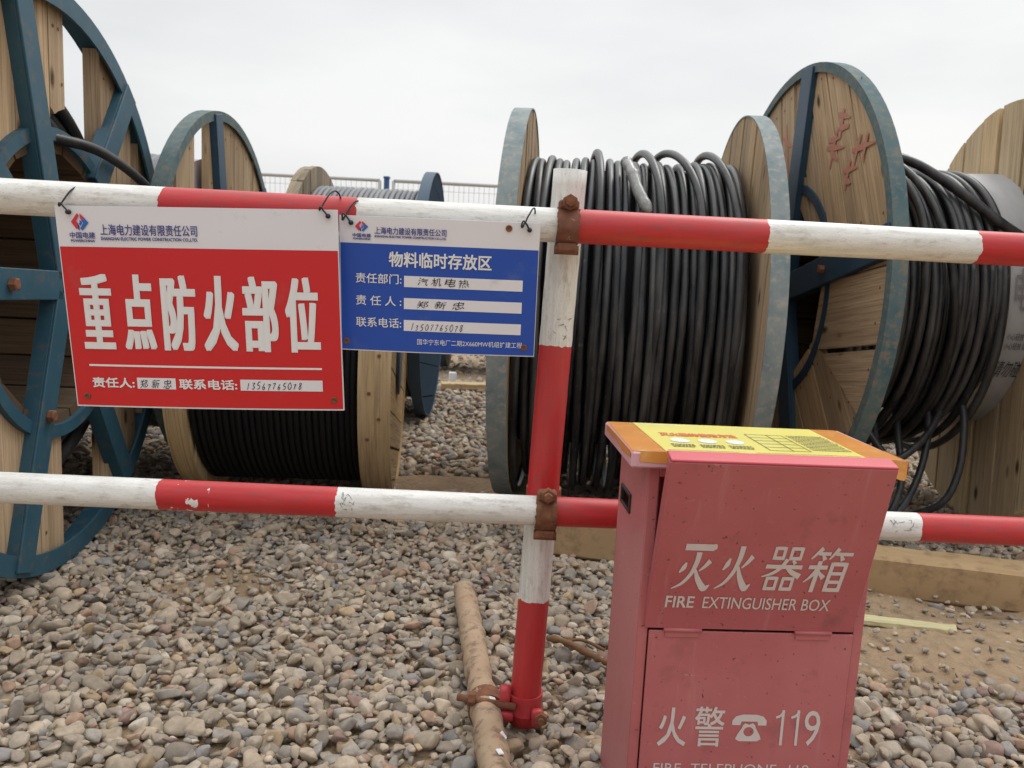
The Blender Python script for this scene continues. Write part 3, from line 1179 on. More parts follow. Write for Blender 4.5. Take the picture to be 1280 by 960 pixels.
def reel_middle():
    R = .618
    t = thing('cable_reel', 'wooden reel of thick dusty black cable right behind the striped post', 'cable reel', (.717, 2.6, R - .008), -.08, REELS)
    m = dict(rim=MAT['blue_faded'], wood=MAT['wood'])
    wood_flange(t, R, 0, 1, 97, m, .043, True, .105)
    wood_flange(t, R, -.738, -1, 90, m, .05, True, .11)
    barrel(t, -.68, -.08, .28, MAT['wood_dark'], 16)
    cross = [(-.30, -.19, 70, 150, .012), (-.37, -.30, 60, 150, .008), (-.16, -.09, 80, 160, .012), (-.50, -.47, 50, 140, .006)]
    winding(t, -.686, -.055, .475, .0119, MAT['cable'], 21, .5, cross, 10, 90, core=.440, pitch=1.04, sag=.125)
    mb = MB()
    P = spline([(-.40, -.245, .44), (-.385, -.30, .405), (-.365, -.36, .345), (-.335, -.41, .285)], 24)
    w = .0165 + np.random.default_rng(3).normal(size=len(P)) * .0010
    w[-3:] *= (.9, .7, .35)
    mb.tube(P, w, 9)
    mb.build('taped_cable_end', MAT['plastic_clear'], t)


reel_middle()


def reel_right():
    R = .709
    t = thing('cable_reel', 'tall blue rimmed reel with red brush marks on its boards, behind the pink box', 'cable reel', (.880, 2.69, R - .008), .05, REELS)
    rb = .33
    Ri = R - .01
    secs = []
    for (a0, a1, ang, w) in ((-12, 38, 70, .13), (38, 95, 75, .12), (95, 168, 62, .12), (168, 208, 172, .20), (208, 250, 228, .14), (250, 348, 270, .14)):
        P = sector(Ri, a0, a1, rb - .03)
        secs.append((P, ang, even_strips(R, w, .009, random.random() * .05)))
    f = steel_flange(t, R, rb, 0, -1, [(95, .02), (168, .02, .335), (-110, .02), (38, .3), (-12, .3)], secs, WORN, .041, .085, True, .028)
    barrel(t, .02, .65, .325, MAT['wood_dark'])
    cross = [(.20, .34, 60, 215, .02), (.16, .25, 75, 150, .012)]
    winding(t, .050, .505, .415, .0119, MAT['cable'], 33, .55, cross, 10, 90, core=.375, pitch=1.04, sag=.10)
    # protective film over the rest of the drum, printed
    mb = MB()
    mb.lathe([(.51, .405), (.64, .412), (.64, .33), (.51, .33)][::-1], 72)
    wp = mb.build('wrapping_film', MAT['wrap'], t, auto=40)

    def on(x, a):                               # print laid on the film's curve
        r = .4125 + .0012
        return (x, r * math.cos(a), r * math.sin(a))
    put_text('printing', '电缆', wp, (.522, .620, R_(183), R_(166)), MAT['pen_grey'], fn=on)
    put_text('printing', '请勿碰撞', wp, (.520, .625, R_(212), R_(204)), MAT['ink_black'], fn=on)
    put_text('printing', '小心轻放 防潮防火', wp, (.520, .625, R_(199), R_(196)), MAT['ink_black'], fn=on)
    put_text('printing', '小心轻放 防潮防火', wp, (.520, .625, R_(195), R_(192)), MAT['ink_black'], fn=on)
    R2 = .665
    wood_flange(t, R2, .705, 1, 85, dict(rim=MAT['blue'], wood=MAT['wood_pale']), .07, False, .13, gap=.014, loc=(0, -.11, R2 - R), rotz=-.15)
    # slack turns hanging off the drum
    for (xa, xb, r0, a_off, drop) in ((.475, .47, .412, 222, [(.455, -.36, -.37), (.43, -.40, -.50), (.38, -.41, -.60), (.30, -.33, -.67)]),
                                      (.40, .385, .405, 228, [(.36, -.34, -.40), (.31, -.40, -.52), (.22, -.47, -.61), (.08, -.52, -.672)]),
                                      (.32, .30, .40, 232, [(.28, -.32, -.42), (.25, -.42, -.53), (.18, -.50, -.61), (.08, -.58, -.66), (-.03, -.62, -.68)]),
                                      (.46, .44, .40, 226, [(.37, -.34, -.38), (.29, -.39, -.44), (.22, -.40, -.47), (.17, -.35, -.40), (.15, -.28, -.33)]),
                                      (.25, .24, .40, 236, [(.22, -.30, -.43), (.18, -.40, -.56), (.10, -.47, -.64), (.0, -.50, -.68)])):
        pts = [(xa + (xb - xa) * k / 5, r0 * math.cos(R_(165 + (a_off - 165) * k / 5)), r0 * math.sin(R_(165 + (a_off - 165) * k / 5))) for k in range(6)] + drop
        mb = MB()
        mb.tube(spline(pts, 40), .011, 8)
        mb.build('cable_tail', MAT['cable_clean'], t)
    mb = MB()
    mb.tube(spline([(.13, -.05, .425), (.2, -.12, .437), (.285, -.21, .405), (.37, -.29, .33), (.45, -.345, .255), (.50, -.365, .215), (.56, -.375, .18)], 40), .0145, 9)
    mb.build('cable_tail', MAT['cable_clean'], t)
    st = [[(-0.016, 0.573), (-0.006, 0.532)], [(0.01, 0.559), (-0.06, 0.552)], [(-0.035, 0.573), (-0.059, 0.515)], [(0.109, 0.532), (0.068, 0.416)], [(0.031, 0.475), (-0.016, 0.491)],
          [(0.124, 0.506), (0.063, 0.48)], [(0.007, 0.424), (-0.022, 0.467)], [(-0.296, 0.513), (-0.346, 0.498)], [(-0.319, 0.515), (-0.315, 0.464)], [(-0.352, 0.471), (-0.305, 0.473)],
          [(-0.246, 0.447), (-0.296, 0.446)], [(-0.285, 0.455), (-0.269, 0.387)], [(-0.243, 0.426), (-0.318, 0.418)], [(-0.272, 0.408), (-0.301, 0.389)], [(-0.437, 0.424), (-0.421, 0.366)],
          [(-0.479, 0.423), (-0.47, 0.373)], [(-0.414, 0.397), (-0.497, 0.401)], [(-0.392, 0.363), (-0.382, 0.31)], [(-0.366, 0.346), (-0.419, 0.347)], [(-0.388, 0.316), (-0.405, 0.311)]]
    strokes = [[(a - (c - a) * .2, b - (d - b) * .2, .011), ((a + c) / 2 + .004, (b + d) / 2, .018), (c + (c - a) * .35, d + (d - b) * .35, .006)] for (a, b), (c, d) in st]
    for i0, i1 in ((0, 3), (3, 7), (7, 10), (10, 14), (14, 17), (17, 20)):
        strokes_obj('red_marking', strokes[i0:i1], f, MAT['mark_red'], lambda y, z: (.0092, y, z), (-1, 0, 0))


reel_right()


def reel_far_right():
    R = .727
    t = thing('cable_reel', 'distant reel with a faded rim, only its top edge showing behind the red marked reel', 'cable reel', (1.95, 4.46, R - .006), .05, REELS)
    m = dict(rim=MAT['blue_faded'], wood=MAT['wood'])
    wood_flange(t, R, 0, 1, 92, m, .07, True, .12)
    wood_flange(t, R, .75, -1, 92, m, .07, True, .12)
    barrel(t, .0, .7, .3, MAT['wood_dark'], 14)
    winding(t, .01, .67, .45, .016, MAT['cable'], 40, .25, core=.42, steps=56, sides=6)


def reel_far_middle(x, y, R, w, lab, seed):
    t = thing('cable_reel', lab, 'cable reel', (x, y, R - .006), 0, REELS)
    m = dict(rim=MAT['blue_dark'], wood=MAT['wood_grey'])
    wood_flange(t, R, 0, 1, 92, m, .07, True, .12)
    wood_flange(t, R, -w, -1, 92, m, .07, True, .12)
    barrel(t, -w + .06, -.06, .25, MAT['wood_dark'], 14)
    winding(t, -w + .07, -.07, R * .8, .018, MAT['cable_fine'], seed, .2, core=R * .77, steps=56, sides=6)


reel_far_right()
reel_far_middle(.30, 5.95, .46, .85, 'low dark reel far back, glimpsed below the blue sign beside the middle reel', 41)


# ================================================================ YARD FENCE
def fence():
    Y = 10.0
    G = 'mesh panels of the far yard fence'
    xs = [(-10.9, -7.95), (-7.78, -4.83), (-4.68, -1.735), (-1.565, 1.38), (1.55, 4.5), (4.67, 7.6), (7.77, 10.7)]
    lab = {2: 'pale wire mesh fence panel between the blue rimmed reel and the blue capped post',
           3: 'pale wire mesh fence panel right of the blue capped post, above the blue sign'}
    proto = None

    def panel(x0):
        w = 2.945
        t = thing('mesh_fence', 'pale wire mesh fence panel hidden behind the reels at the far yard edge', 'fence panel', (x0, Y, 0), 0, G)
        mb = MB()
        for (a, b) in (((0, 0, 1.74), (w, 0, 1.74)), ((0, 0, .12), (w, 0, .12)), ((.0, 0, .02), (.0, 0, 1.74)), ((w, 0, .02), (w, 0, 1.74))):
            mb.tube([a, b], .021, 8)
        mb.build('frame', MAT['fence_grey'], t)
        mb = MB()
        k = .055
        while k < w:
            mb.tube([(k, 0, .12), (k, 0, 1.74)], .0025, 4, caps=False)
            k += .062
        k = .25
        while k < 1.7:
            mb.tube([(0, .005, k), (w, .005, k)], .0025, 4, caps=False)
            k += .155
        mb.build('wire_mesh', MAT['fence_wire'], t)
        return t
    for i, (a, b) in enumerate(xs):
        if proto is None:
            proto = panel(a)
            o = proto
        else:
            o = proto.copy()
            COL.objects.link(o)
            o.location = (a, Y, 0)
            for ch in proto.children:
                c = ch.copy()
                COL.objects.link(c)
                c.parent = o
        if i in lab:
            o['label'] = lab[i]
    for x in (-4.755, -1.65, 1.465, 4.585):
        mb = MB()
        mb.cbox((0, 0, .88), (.06, .06, 1.76), .004)
        mb.cbox((0, 0, 1.775), (.075, .075, .03), .006)
        o = mb.build('fence_post', MAT['fence_blue'])
        o.location = (x, Y, 0)
        tag(o, 'blue fence post standing between two pale mesh panels' if x == -1.65 else 'blue fence post hidden behind the cable reels', 'fence post', 'posts of the far yard fence')


fence()


# ================================================================ PIPE BARRIER
def barrier():
    PX, PY = .046, 1.205
    t = thing('pipe_barrier', 'red and white striped pipe barrier clamped to a rusty ground pipe', 'barrier', (0, 0, 0))
    pr = .0205

    def pipe(name, a, b, r, mat, sides=28, n=40, wob=.0006):
        q = np.random.default_rng(len(name))
        A, B = np.array(a), np.array(b)
        P = A + (B - A) * np.linspace(0, 1, n)[:, None]
        mb = MB()
        mb.tube(P, r + q.normal(size=n) * wob * .3, sides)
        for f in range(len(mb.f) - 2, len(mb.f)):
            mb.sm[f] = False
        return mb.build(name, mat, t)
    up_ = stripe_mat('upper rail paint', 'X', [-.480, -.222, .066, .348, .657], False)
    lo_ = stripe_mat('lower rail paint', 'X', [-.499, -.247, .066, .36, .634], False, [(-.455, .03)])
    po_ = stripe_mat('post paint', 'Z', [.212, .372, .614], True)
    pipe('upper_rail', (-1.35, 1.045, .785), (1.6, 1.245, .789), .0238, up_)
    pipe('lower_rail', (-1.35, 1.065, .387), (1.6, 1.263, .347), .0222, lo_)
    pipe('post', (.0455, 1.21, .0), (.069, 1.19, .869), .0245, po_)

    q = np.random.default_rng(12)

    def marks(name, cx, axis, n, spread):
        st = []
        for k in range(n):
            a, b = q.uniform(-spread, spread), q.uniform(-.35, .75)
            st.append([(a, b, .0005), (a + q.normal() * .004, b + q.normal() * .16, .0010), (a + q.normal() * .006, b + q.normal() * .2, .0004)])

        def on(x, t_):                         # t_ is the angle round the pipe
            if axis == 'X':
                X = cx + x
                f = (X + 1.35) / 2.95
                rr = .0229
                return (X, 1.065 + .198 * f - rr * math.cos(t_), .387 - .040 * f + rr * math.sin(t_))
            Z = cx + x
            f = Z / .869
            rr = .0251
            return (.0455 + .0235 * f + rr * math.sin(t_ * .9), 1.21 - .02 * f - rr * math.cos(t_ * .9), Z)
        w2 = [[(a, b, c * (1 if axis == 'X' else 1)) for a, b, c in k] for k in st]
        # widths are metres along the pipe; scale the angle to match
        mb = MB()
        for k in w2:
            P = spline([(a, b * .024, 0) for a, b, _ in k], 10)
            wd = np.interp(np.linspace(0, 1, len(P)), [0, .5, 1], [c for _, _, c in k])
            T = np.gradient(P, axis=0)
            T /= np.linalg.norm(T, axis=1)[:, None] + 1e-9
            i0 = len(mb.v)
            for p, tt, ww in zip(P, T, wd):
                for sg in (1, -1):
                    mb.v.append(on(p[0] - tt[1] * ww / 2 * sg, (p[1] + tt[0] * ww / 2 * sg) / .024))
            for m_ in range(len(P) - 1):
                mb.face((i0 + 2 * m_, i0 + 2 * m_ + 1, i0 + 2 * m_ + 3, i0 + 2 * m_ + 2))
        mb.build(name, MAT['pen_grey'], t)
    marks('pen_scribble', -.226, 'X', 9, .012)
    marks('pen_scribble', .600, 'X', 8, .016)
    marks('pen_scribble', .645, 'Z', 7, .018)

    def coupler(c, zs, seed, mats, big=1.):
        """half shells round rail and post, lug, hinge pin and hex bolt"""
        q = np.random.default_rng(seed)
        cp = thing('coupler', '', '')
        del cp['label'], cp['category']
        cp.parent = t
        cp.location = c
        cp.scale = (.88, 1, .88)
        mb = MB()
        mb.lathe([(-.017, .0245), (-.017, .0305), (-.010, .0325), (.010, .0325), (.017, .0305), (.017, .0245)], 20, 'X', smooth=False, a0=R_(95), a1=R_(272))
        for v in range(len(mb.v)):
            p = mb.v[v]
            j = q.normal(size=3) * .0010
            mb.v[v] = (p[0] + j[0], p[1] + j[1], p[2] + j[2])
        mb.build('rail_clip', mats, cp, auto=50)
        mb = MB()
        mb.lathe([(-.022, .0255), (-.022, .0315), (.022, .0315), (.022, .0255)], 20, 'Z', (-.002, .066, 0), smooth=False, a0=R_(-100), a1=R_(200))
        mb.cbox((0, .030, 0), (.034, .024, .044), .004)
        mb.build('post_clip', mats, cp, auto=50)
        for sg in (1, -1):
            mb = MB()
            mb.cbox((0, -.012, sg * .033), (.032, .026, .014), .003)
            mb.build('lug', mats, cp)
        mb = MB()
        mb.lathe([(0, 0), (0, .0125), (.011, .0125), (.012, .011), (.012, .0075), (.021, .0075), (.022, .0)], 6, 'Y', (0, 0, 0), closed=False, smooth=False)
        b = mb.build('bolt', MAT['rust'], cp)
        b.rotation_euler = (0, 0, math.pi)
        b.location = (.001, -.020, .036)
        mb = MB()
        mb.lathe([(-.019, .0), (-.019, .0075), (.019, .0075), (.019, .0)], 10, 'X', (0, -.014, -.037), closed=False)
        mb.build('hinge_pin', MAT['rust'], cp)
        return cp
    coupler((.066, 1.141, .7855), None, 4, MAT['rust_red'])
    coupler((.060, 1.160, .367), None, 9, MAT['rust'])
    # ground pipe and its swivel clamp
    mb = MB()
    A, B = np.array((-.083, 1.70, .012)), np.array((.036, .80, .026))
    n = 60
    P = A + (B - A) * np.linspace(0, 1, n)[:, None]
    q = np.random.default_rng(2)
    mb.tube(P + q.normal(size=P.shape) * .0007, .0235 + q.normal(size=n) * .0013, 24)
    gp = mb.build('ground_pipe', MAT['muddy_pipe'], t)
    mb = MB()
    for (u, a, sz) in ((.56, 60, .012), (.575, 30, .009), (.66, 40, .010), (.72, 75, .009), (.80, 55, .008)):
        p = A + (B - A) * u + np.array((math.cos(R_(a)) * .0235, -.0, math.sin(R_(a)) * .0235))
        mb.cbox(tuple(p), (sz, sz * 1.3, .003), .001, Matrix.Rotation(R_(90 - a), 3, 'Y') @ Matrix.Rotation(u * 40, 3, 'Z'))
    mb.build('paint_fleck', MAT['ink_white'], gp)
    cp = thing('coupler', '', '')
    del cp['label'], cp['category']
    cp.parent = t
    cp.location = (.0455, 1.21, .036)
    red = painted_mat('chipped red clamp paint', (.40, .02, .028), (.48, .05, .06), (.18, .06, .05), .58, (.6, .5, .5), .72, .5, 40)
    mb = MB()
    mb.lathe([(-.016, .0255), (-.016, .0295), (-.005, .0285), (.005, .0285), (.016, .0295), (.016, .0255)], 24, 'Z', smooth=False, a0=R_(-170), a1=R_(150))
    mb.cbox((-.032, -.016, .012), (.018, .020, .036), .003)
    mb.cbox((-.030, -.020, -.014), (.026, .024, .016), .003)
    mb.cbox((.020, -.030, -.012), (.018, .014, .028), .003)
    mb.build('post_clip', red, cp, auto=50)
    mb = MB()
    d = Vector(B - A).normalized()
    rot = Vector((1, 0, 0)).rotation_difference(d).to_matrix()
    mb.lathe([(-.017, .0242), (-.017, .0300), (.017, .0300), (.017, .0242)], 22, 'X', smooth=False, a0=R_(-30), a1=R_(230))
    mb.v = [tuple(rot @ Vector(p) + Vector((-.062, .012, -.022))) for p in mb.v]
    mb.build('pipe_clip', MAT['rust'], cp, auto=50)
    mb = MB()
    mb.tube([(-.108, -.012, .006), (-.014, -.030, .004)], .0058, 8)
    mb.lathe([(-.090, 0), (-.090, .0115), (-.079, .0115), (-.079, 0)], 6, 'X', (0, -.015, .006), closed=False, smooth=False)
    mb.build('bolt', MAT['rust'], cp)
    mb = MB()
    mb.tube([(.026, -.048, -.010), (.026, .01, -.012)], .0055, 8)
    mb.lathe([(-.042, 0), (-.042, .0105), (-.033, .0105), (-.033, 0)], 6, 'Y', (.026, 0, -.010), closed=False, smooth=False)
    mb.build('bolt', MAT['rust'], cp)


barrier()


# ================================================================ HANGING SIGNS
def sign(name, label, w, h, loc, rot, face_mat):
    t = thing(name, label, 'sign', loc)
    t.rotation_mode = 'XYZ'
    m = Matrix.Rotation(rot[0], 3, 'Z') @ Matrix.Rotation(rot[1], 3, 'X') @ Matrix.Rotation(rot[2], 3, 'Y')
    t.rotation_euler = m.to_euler()
    mb = MB()
    n = 24
    for y in (0, .003):
        for i in range(n + 1):
            for k in range(n + 1):
                mb.v.append((w * (i / n - .5), y, h * (k / n - .5)))
    m2 = (n + 1) ** 2
    for i in range(n):
        for k in range(n):
            a = i * (n + 1) + k
            mb.face((a, a + n + 1, a + n + 2, a + 1))
            mb.face((m2 + a, m2 + a + 1, m2 + a + n + 2, m2 + a + n + 1))
    for i in range(n):
        for (p, q) in ((i, i + 1), ((n + 1) * n + i + 1, (n + 1) * n + i), ((i + 1) * (n + 1), i * (n + 1)), (i * (n + 1) + n, (i + 1) * (n + 1) + n)):
            mb.face((p, q, m2 + q, m2 + p))
    mb.build('board', MAT['sign_white'], t, auto=40)

    def box(u0, u1, v0, v1):                    # fractions from the top left corner
        return (-w / 2 + u0 * w, -w / 2 + u1 * w, h / 2 - v1 * h, h / 2 - v0 * h)
    rect_part('face_panel', t, box(.004, .997, .195, .992), face_mat, -.0005)
    return t, box


def logo(t, box, u0, u1, v0, v1):
    x0, x1, z0, z1 = box(u0, u1, v0, v1)
    cx, cz, a, b = (x0 + x1) / 2, (z0 + z1) / 2, (x1 - x0) / 2, (z1 - z0) / 2

    def poly(name, pts, mat):
        mb = MB()
        mb.v = [(cx + p * a, -.0012, cz + q * b) for p, q in pts]
        n = len(pts)
        ar = sum(pts[i][0] * pts[(i + 1) % n][1] - pts[(i + 1) % n][0] * pts[i][1] for i in range(n))
        mb.face(range(n) if ar > 0 else list(reversed(range(n))))
        mb.build(name, mat, t)
    poly('emblem', [(-1, 0), (-.22, 1), (.0, .72), (-.42, .12), (-.2, -.12), (-.2, -.55), (-.42, -.85)], MAT['logo_red'])
    poly('emblem', [(.08, 1), (.08, .42), (.34, .1), (.62, .42)], MAT['logo_red'])
    poly('emblem', [(1, -.05), (.22, -1), (0, -.72), (.42, -.12), (.2, .12), (.2, .2), (.5, .5)], MAT['logo_blue'])
    poly('emblem', [(-.08, -1), (-.08, -.42), (-.3, -.12), (-.3, -.75)], MAT['ink_navy'])
    poly('emblem', [(.0, .3), (.3, -.1), (.05, -.45), (-.1, -.2), (.0, -.05)], MAT['logo_blue'])


def tie(t, x, z, ztop, depth, seed):
    """black wire loop from a hole in the sign over the rail"""
    q = np.random.default_rng(seed)
    P = spline([(x + .002, -.003, z), (x - .006, -.006, z + .012), (x - .008, -.004, ztop - .018), (x + .002, .008, ztop + .001), (x + .008, depth * .5, ztop + .006), (x + .01, depth, ztop - .01),
                (x + .006, depth + .006, ztop - .03), (x + .003, .012, z + .006), (x + .002, .004, z)], 48)
    P[:, 0] += np.cumsum(q.normal(size=len(P)) * .0003)
    mb = MB()
    mb.tube(P, .0012, 6)
    mb.lathe([(-.004, 0), (-.004, .0030), (.0, .0034), (.001, 0)], 8, 'Y', (x + .002, -.001, z), closed=False)
    mb.build('wire_tie', MAT['plastic_black'], t)


def holes(t, pts, box):
    for (u, v) in pts:
        x0, _, z0, _ = box(u, u, v, v)
        mb = MB()
        mb.lathe([(-.0004, .0046), (-.0016, .0044), (-.0016, .0026), (-.0004, .0024)], 12, 'Y', (x0, 0, z0))
        mb.lathe([(-.0006, .0026), (-.0006, 0)], 12, 'Y', (x0, 0, z0), closed=False)
        mb.build('grommet', MAT['rust'], t)


def red_sign():
    w, h = .3713, .2724
    t, box = sign('hanging_sign', 'red fire safety sign with white header and six large white characters', w, h, (-.421, 1.0801, .6467), (.0066, .0922, -.0335), MAT['sign_red'])
    logo(t, box, .054, .116, .035, .118)
    put_text('lettering', '中国电建', t, box(.045, .135, .124, .155), MAT['ink_navy'], bold=(.00012, .00012))
    put_text('lettering', 'POWERCHINA', t, box(.047, .133, .160, .172), MAT['ink_navy'], bold=(.00012, .00012))
    put_text('lettering', '上海电力建设有限责任公司', t, box(.155, .5, .085, .138), MAT['ink_navy'], bold=(.00012, .00012))
    put_text('lettering', 'SHANGHAI ELECTRIC POWER CONSTRUCTION CO.,LTD.', t, box(.155, .5, .146, .164), MAT['ink_navy'], bold=(.00012, .00012))
    for ch, a, b in (('重', .056, .173), ('点', .208, .325), ('防', .352, .478), ('火', .500, .625), ('部', .645, .775), ('位', .800, .925)):
        put_text('lettering', ch, t, box(a, b, .325, .70), MAT['ink_white'], bold=(.0026, .0013))
    rect_part('rule_line', t, box(.064, .925, .778, .788), MAT['ink_white'], -.0012)
    put_text('lettering', '责任人:', t, box(.070, .228, .845, .898), MAT['ink_white'], bold=(.0004, .0004))
    put_text('lettering', '联系电话:', t, box(.395, .610, .845, .898), MAT['ink_white'], bold=(.0004, .0004))
    rect_part('name_field', t, box(.238, .382, .843, .900), MAT['sign_white'], -.0010)
    rect_part('phone_field', t, box(.622, .925, .843, .900), MAT['sign_white'], -.0010)
    hand_words('郑新忠', t, box(.246, .372, .848, .900), MAT['ink_black'], -.0016, 3)
    hand_digits('13567765078', t, box(.640, .850, .856, .892), MAT['ink_black'], -.0016, 4)
    holes(t, [(.044, .945), (.965, .945)], box)
    for u, sd in ((.045, 1), (.962, 2)):
        x0, _, z0, _ = box(u, u, .03, .03)
        tie(t, x0, z0, .154, .050, sd)
    bow(t, w, h, -.004, .004)


def blue_sign():
    w, h = .2693, .184
    t, box = sign('hanging_sign', 'blue storage area sign with white header and three handwritten white fields', w, h, (-.1066, 1.1002, .693), (-.0037, .1311, -.0075), MAT['sign_blue'])
    logo(t, box, .078, .145, .035, .112)
    put_text('lettering', '中国电建', t, box(.066, .158, .124, .152), MAT['ink_navy'], bold=(.00012, .00012))
    put_text('lettering', 'POWERCHINA', t, box(.068, .156, .157, .170), MAT['ink_navy'], bold=(.00012, .00012))
    put_text('lettering', '上海电力建设有限责任公司', t, box(.176, .535, .072, .124), MAT['ink_navy'], bold=(.00012, .00012))
    put_text('lettering', 'SHANGHAI ELECTRIC POWER CONSTRUCTION CO.,LTD.', t, box(.176, .535, .132, .150), MAT['ink_navy'], bold=(.00012, .00012))
    put_text('lettering', '物料临时存放区', t, box(.248, .765, .245, .358), MAT['ink_white'], bold=(.0004, .0004))
    for s, v, wr, (a, b) in (('责任部门:', .415, '汽机电热', (.385, .665)), ('责 任 人 :', .580, '郑新忠', (.385, .645)), ('联系电话:', .745, '13507765078', (.355, .63))):
        put_text('lettering', s, t, box(.080, .312, v - .004, v + .070), MAT['ink_white'], bold=(.0001, .0001))
        rect_part('writing_field', t, box(.325, .925, v + .005, v + .088), MAT['sign_white'], -.0010)
        if wr.isdigit():
            hand_digits(wr, t, box(a, b, v + .026, v + .078), MAT['ink_black'], -.0016, 7, .0008)
        else:
            hand_words(wr, t, box(a, b, v + .018, v + .080), MAT['ink_black'], -.0016, len(wr))
    put_text('lettering', '国华宁东电厂二期2X660MW机组扩建工程', t, box(.395, .935, .890, .935), MAT['ink_white'])
    holes(t, [(.03, .93), (.945, .93), (.845, .045)], box)
    for u, sd in ((.052, 3), (.940, 4)):
        x0, _, z0, _ = box(u, u, .05, .05)
        tie(t, x0, z0, .104, .042, sd)
    bow(t, w, h, -.003, -.003)


red_sign()
blue_sign()


# ================================================================ FIRE EXTINGUISHER BOX
def fire_box():
    Wd, Dp, Ht = .292, .172, .502
    t = thing('extinguisher_box', 'faded red metal fire extinguisher box with half open flap and taped yellow label', 'fire box', (.319, .966, -.01), .06)
    # local frame: X along the front, -Y the front, origin at the front bottom middle
    th = .0025
    hz = .295                                     # height of the flap's hinge line
    x0, x1 = -Wd / 2, Wd / 2
    mb = MB()
    mb.cbox((0, Dp, Ht / 2), (Wd, th, Ht), .0008)
    mb.cbox((x1 - th / 2, Dp / 2, Ht / 2), (th, Dp - th, Ht), .0008)
    mb.cbox((0, Dp / 2, .002), (Wd - 2 * th, Dp - th, th), .0008)
    # front frame: stiles, and the return edges at the opening
    st = .013
    for sg in (-1, 1):
        mb.cbox((sg * (Wd / 2 - st / 2), 0, Ht / 2), (st, th, Ht), .0008)
        mb.cbox((sg * (Wd / 2 - st), .010, (hz + Ht) / 2), (th, .018, Ht - hz), .0006)
    mb.cbox((0, 0, Ht - .006), (Wd - 2 * st, th, .012), .0006)
    mb.build('body', MAT['box_red'], t)
    # left side with its hand hole
    hy, hzz, hw, hh = .118, .428, .056, .022
    mb = MB()
    xs = x0 + th / 2
    for (ya, yb, za, zb) in ((.002, hy - hw / 2, 0, Ht), (hy + hw / 2, Dp - .002, 0, Ht), (hy - hw / 2, hy + hw / 2, 0, hzz - hh / 2), (hy - hw / 2, hy + hw / 2, hzz + hh / 2, Ht)):
        mb.box((xs, (ya + yb) / 2, (za + zb) / 2), (th, yb - ya, zb - za))
    mb.build('side_panel', MAT['box_side'], t)
    mb = MB()
    for (yy, zz, a, b) in ((hy, hzz + hh / 2, hw + .006, .005), (hy, hzz - hh / 2, hw + .006, .005), (hy - hw / 2, hzz, .005, hh), (hy + hw / 2, hzz, .005, hh)):
        mb.cbox((x0, yy, zz), (.006, a, b), .001)
    mb.box((x0 + .022, hy, hzz), (.002, hw + .004, hh + .004))
    for sg in (-1, 1):
        mb.box((x0 + .012, hy, hzz + sg * (hh / 2 + .001)), (.020, hw, .002))
    mb.build('grip', MAT['plastic_black'], t)
    # lower door panel
    mb = MB()
    mb.cbox((-.0, -.0035, hz / 2), (Wd - .028, .003, hz - .004), .001)
    d = mb.build('door', MAT['box_red'], t)
    fz = -.0056
    put_text('lettering', '火', d, (-.111, -.074, .137, .190), MAT['box_letter'], fz, bold=(.0005, .0004))
    put_text('lettering', '警', d, (-.064, -.025, .137, .192), MAT['box_letter'], fz, bold=(.0004, .0003))
    put_text('lettering', '9', d, (.080, .101, .140, .189), MAT['box_letter'], fz)
    for xa in (.042, .062):
        strokes_obj('lettering', [[(.009, .049, .0036), (.009, .0, .0036)], [(.010, .0475, .0034), (.006, .0415, .0034), (0, .0385, .0034)]], d, MAT['box_letter'], lambda x, y, xa=xa: (xa + x, fz, .140 + y))
    put_text('lettering', 'FIRE  TELEPHONE  119', d, (-.113, .092, .099, .113), MAT['box_letter'], fz)
    # telephone sign: handset, cradle and body with a dial
    mb = MB()
    pts = []

    def shape(P, holes_=()):
        b = len(mb.v)
        mb.v.extend((-.015 + p * .045, fz, .145 + q * .037) for p, q in P)
        n = len(P)
        ar = sum(P[i][0] * P[(i + 1) % n][1] - P[(i + 1) % n][0] * P[i][1] for i in range(n))
        mb.face([b + k for k in (range(n) if ar > 0 else reversed(range(n)))])
    shape([(0, .60), (.24, .60), (.27, .74), (.73, .74), (.76, .60), (1, .60), (1, .78), (.90, .93), (.70, 1.0), (.3, 1.0), (.10, .93), (0, .78)])
    c_, r_, n_ = (.5, .36), .15, 20
    outer = [(.10, .0), (.90, .0), (.84, .22), (.70, .50), (.66, .68), (.56, .68), (.56, .62), (.44, .62), (.44, .68), (.34, .68), (.30, .50), (.16, .22)]
    # body ring around the dial opening, cut into quads
    oa = []
    for k in range(n_):
        a = 2 * math.pi * k / n_
        dx, dy = math.cos(a), math.sin(a)
        best = 9
        for i in range(len(outer)):
            p, q = outer[i], outer[(i + 1) % len(outer)]
            ex, ey = q[0] - p[0], q[1] - p[1]
            den = dx * ey - dy * ex
            if abs(den) < 1e-9:
                continue
            s_ = ((p[0] - c_[0]) * ey - (p[1] - c_[1]) * ex) / den
            u_ = ((p[0] - c_[0]) * dy - (p[1] - c_[1]) * dx) / den
            if s_ > 0 and -1e-6 <= u_ <= 1 + 1e-6:
                best = min(best, s_)
        oa.append((c_[0] + dx * best, c_[1] + dy * best))
    ia = [(c_[0] + r_ * math.cos(2 * math.pi * k / n_), c_[1] + r_ * 1.15 * math.sin(2 * math.pi * k / n_)) for k in range(n_)]
    for k in range(n_):
        k2 = (k + 1) % n_
        shape([ia[k], oa[k], oa[k2], ia[k2]])
    mb.build('telephone_symbol', MAT['box_letter'], d)
    # upper flap, hinged at its foot and tilted out
    fl = thing('flap', '', '')
    del fl['label'], fl['category']
    fl.parent = t
    fl.location = (-.004, -.004, hz + .002)
    fl.rotation_euler = (R_(15), 0, 0)
    fh, fwid = .236, .268
    mb = MB()
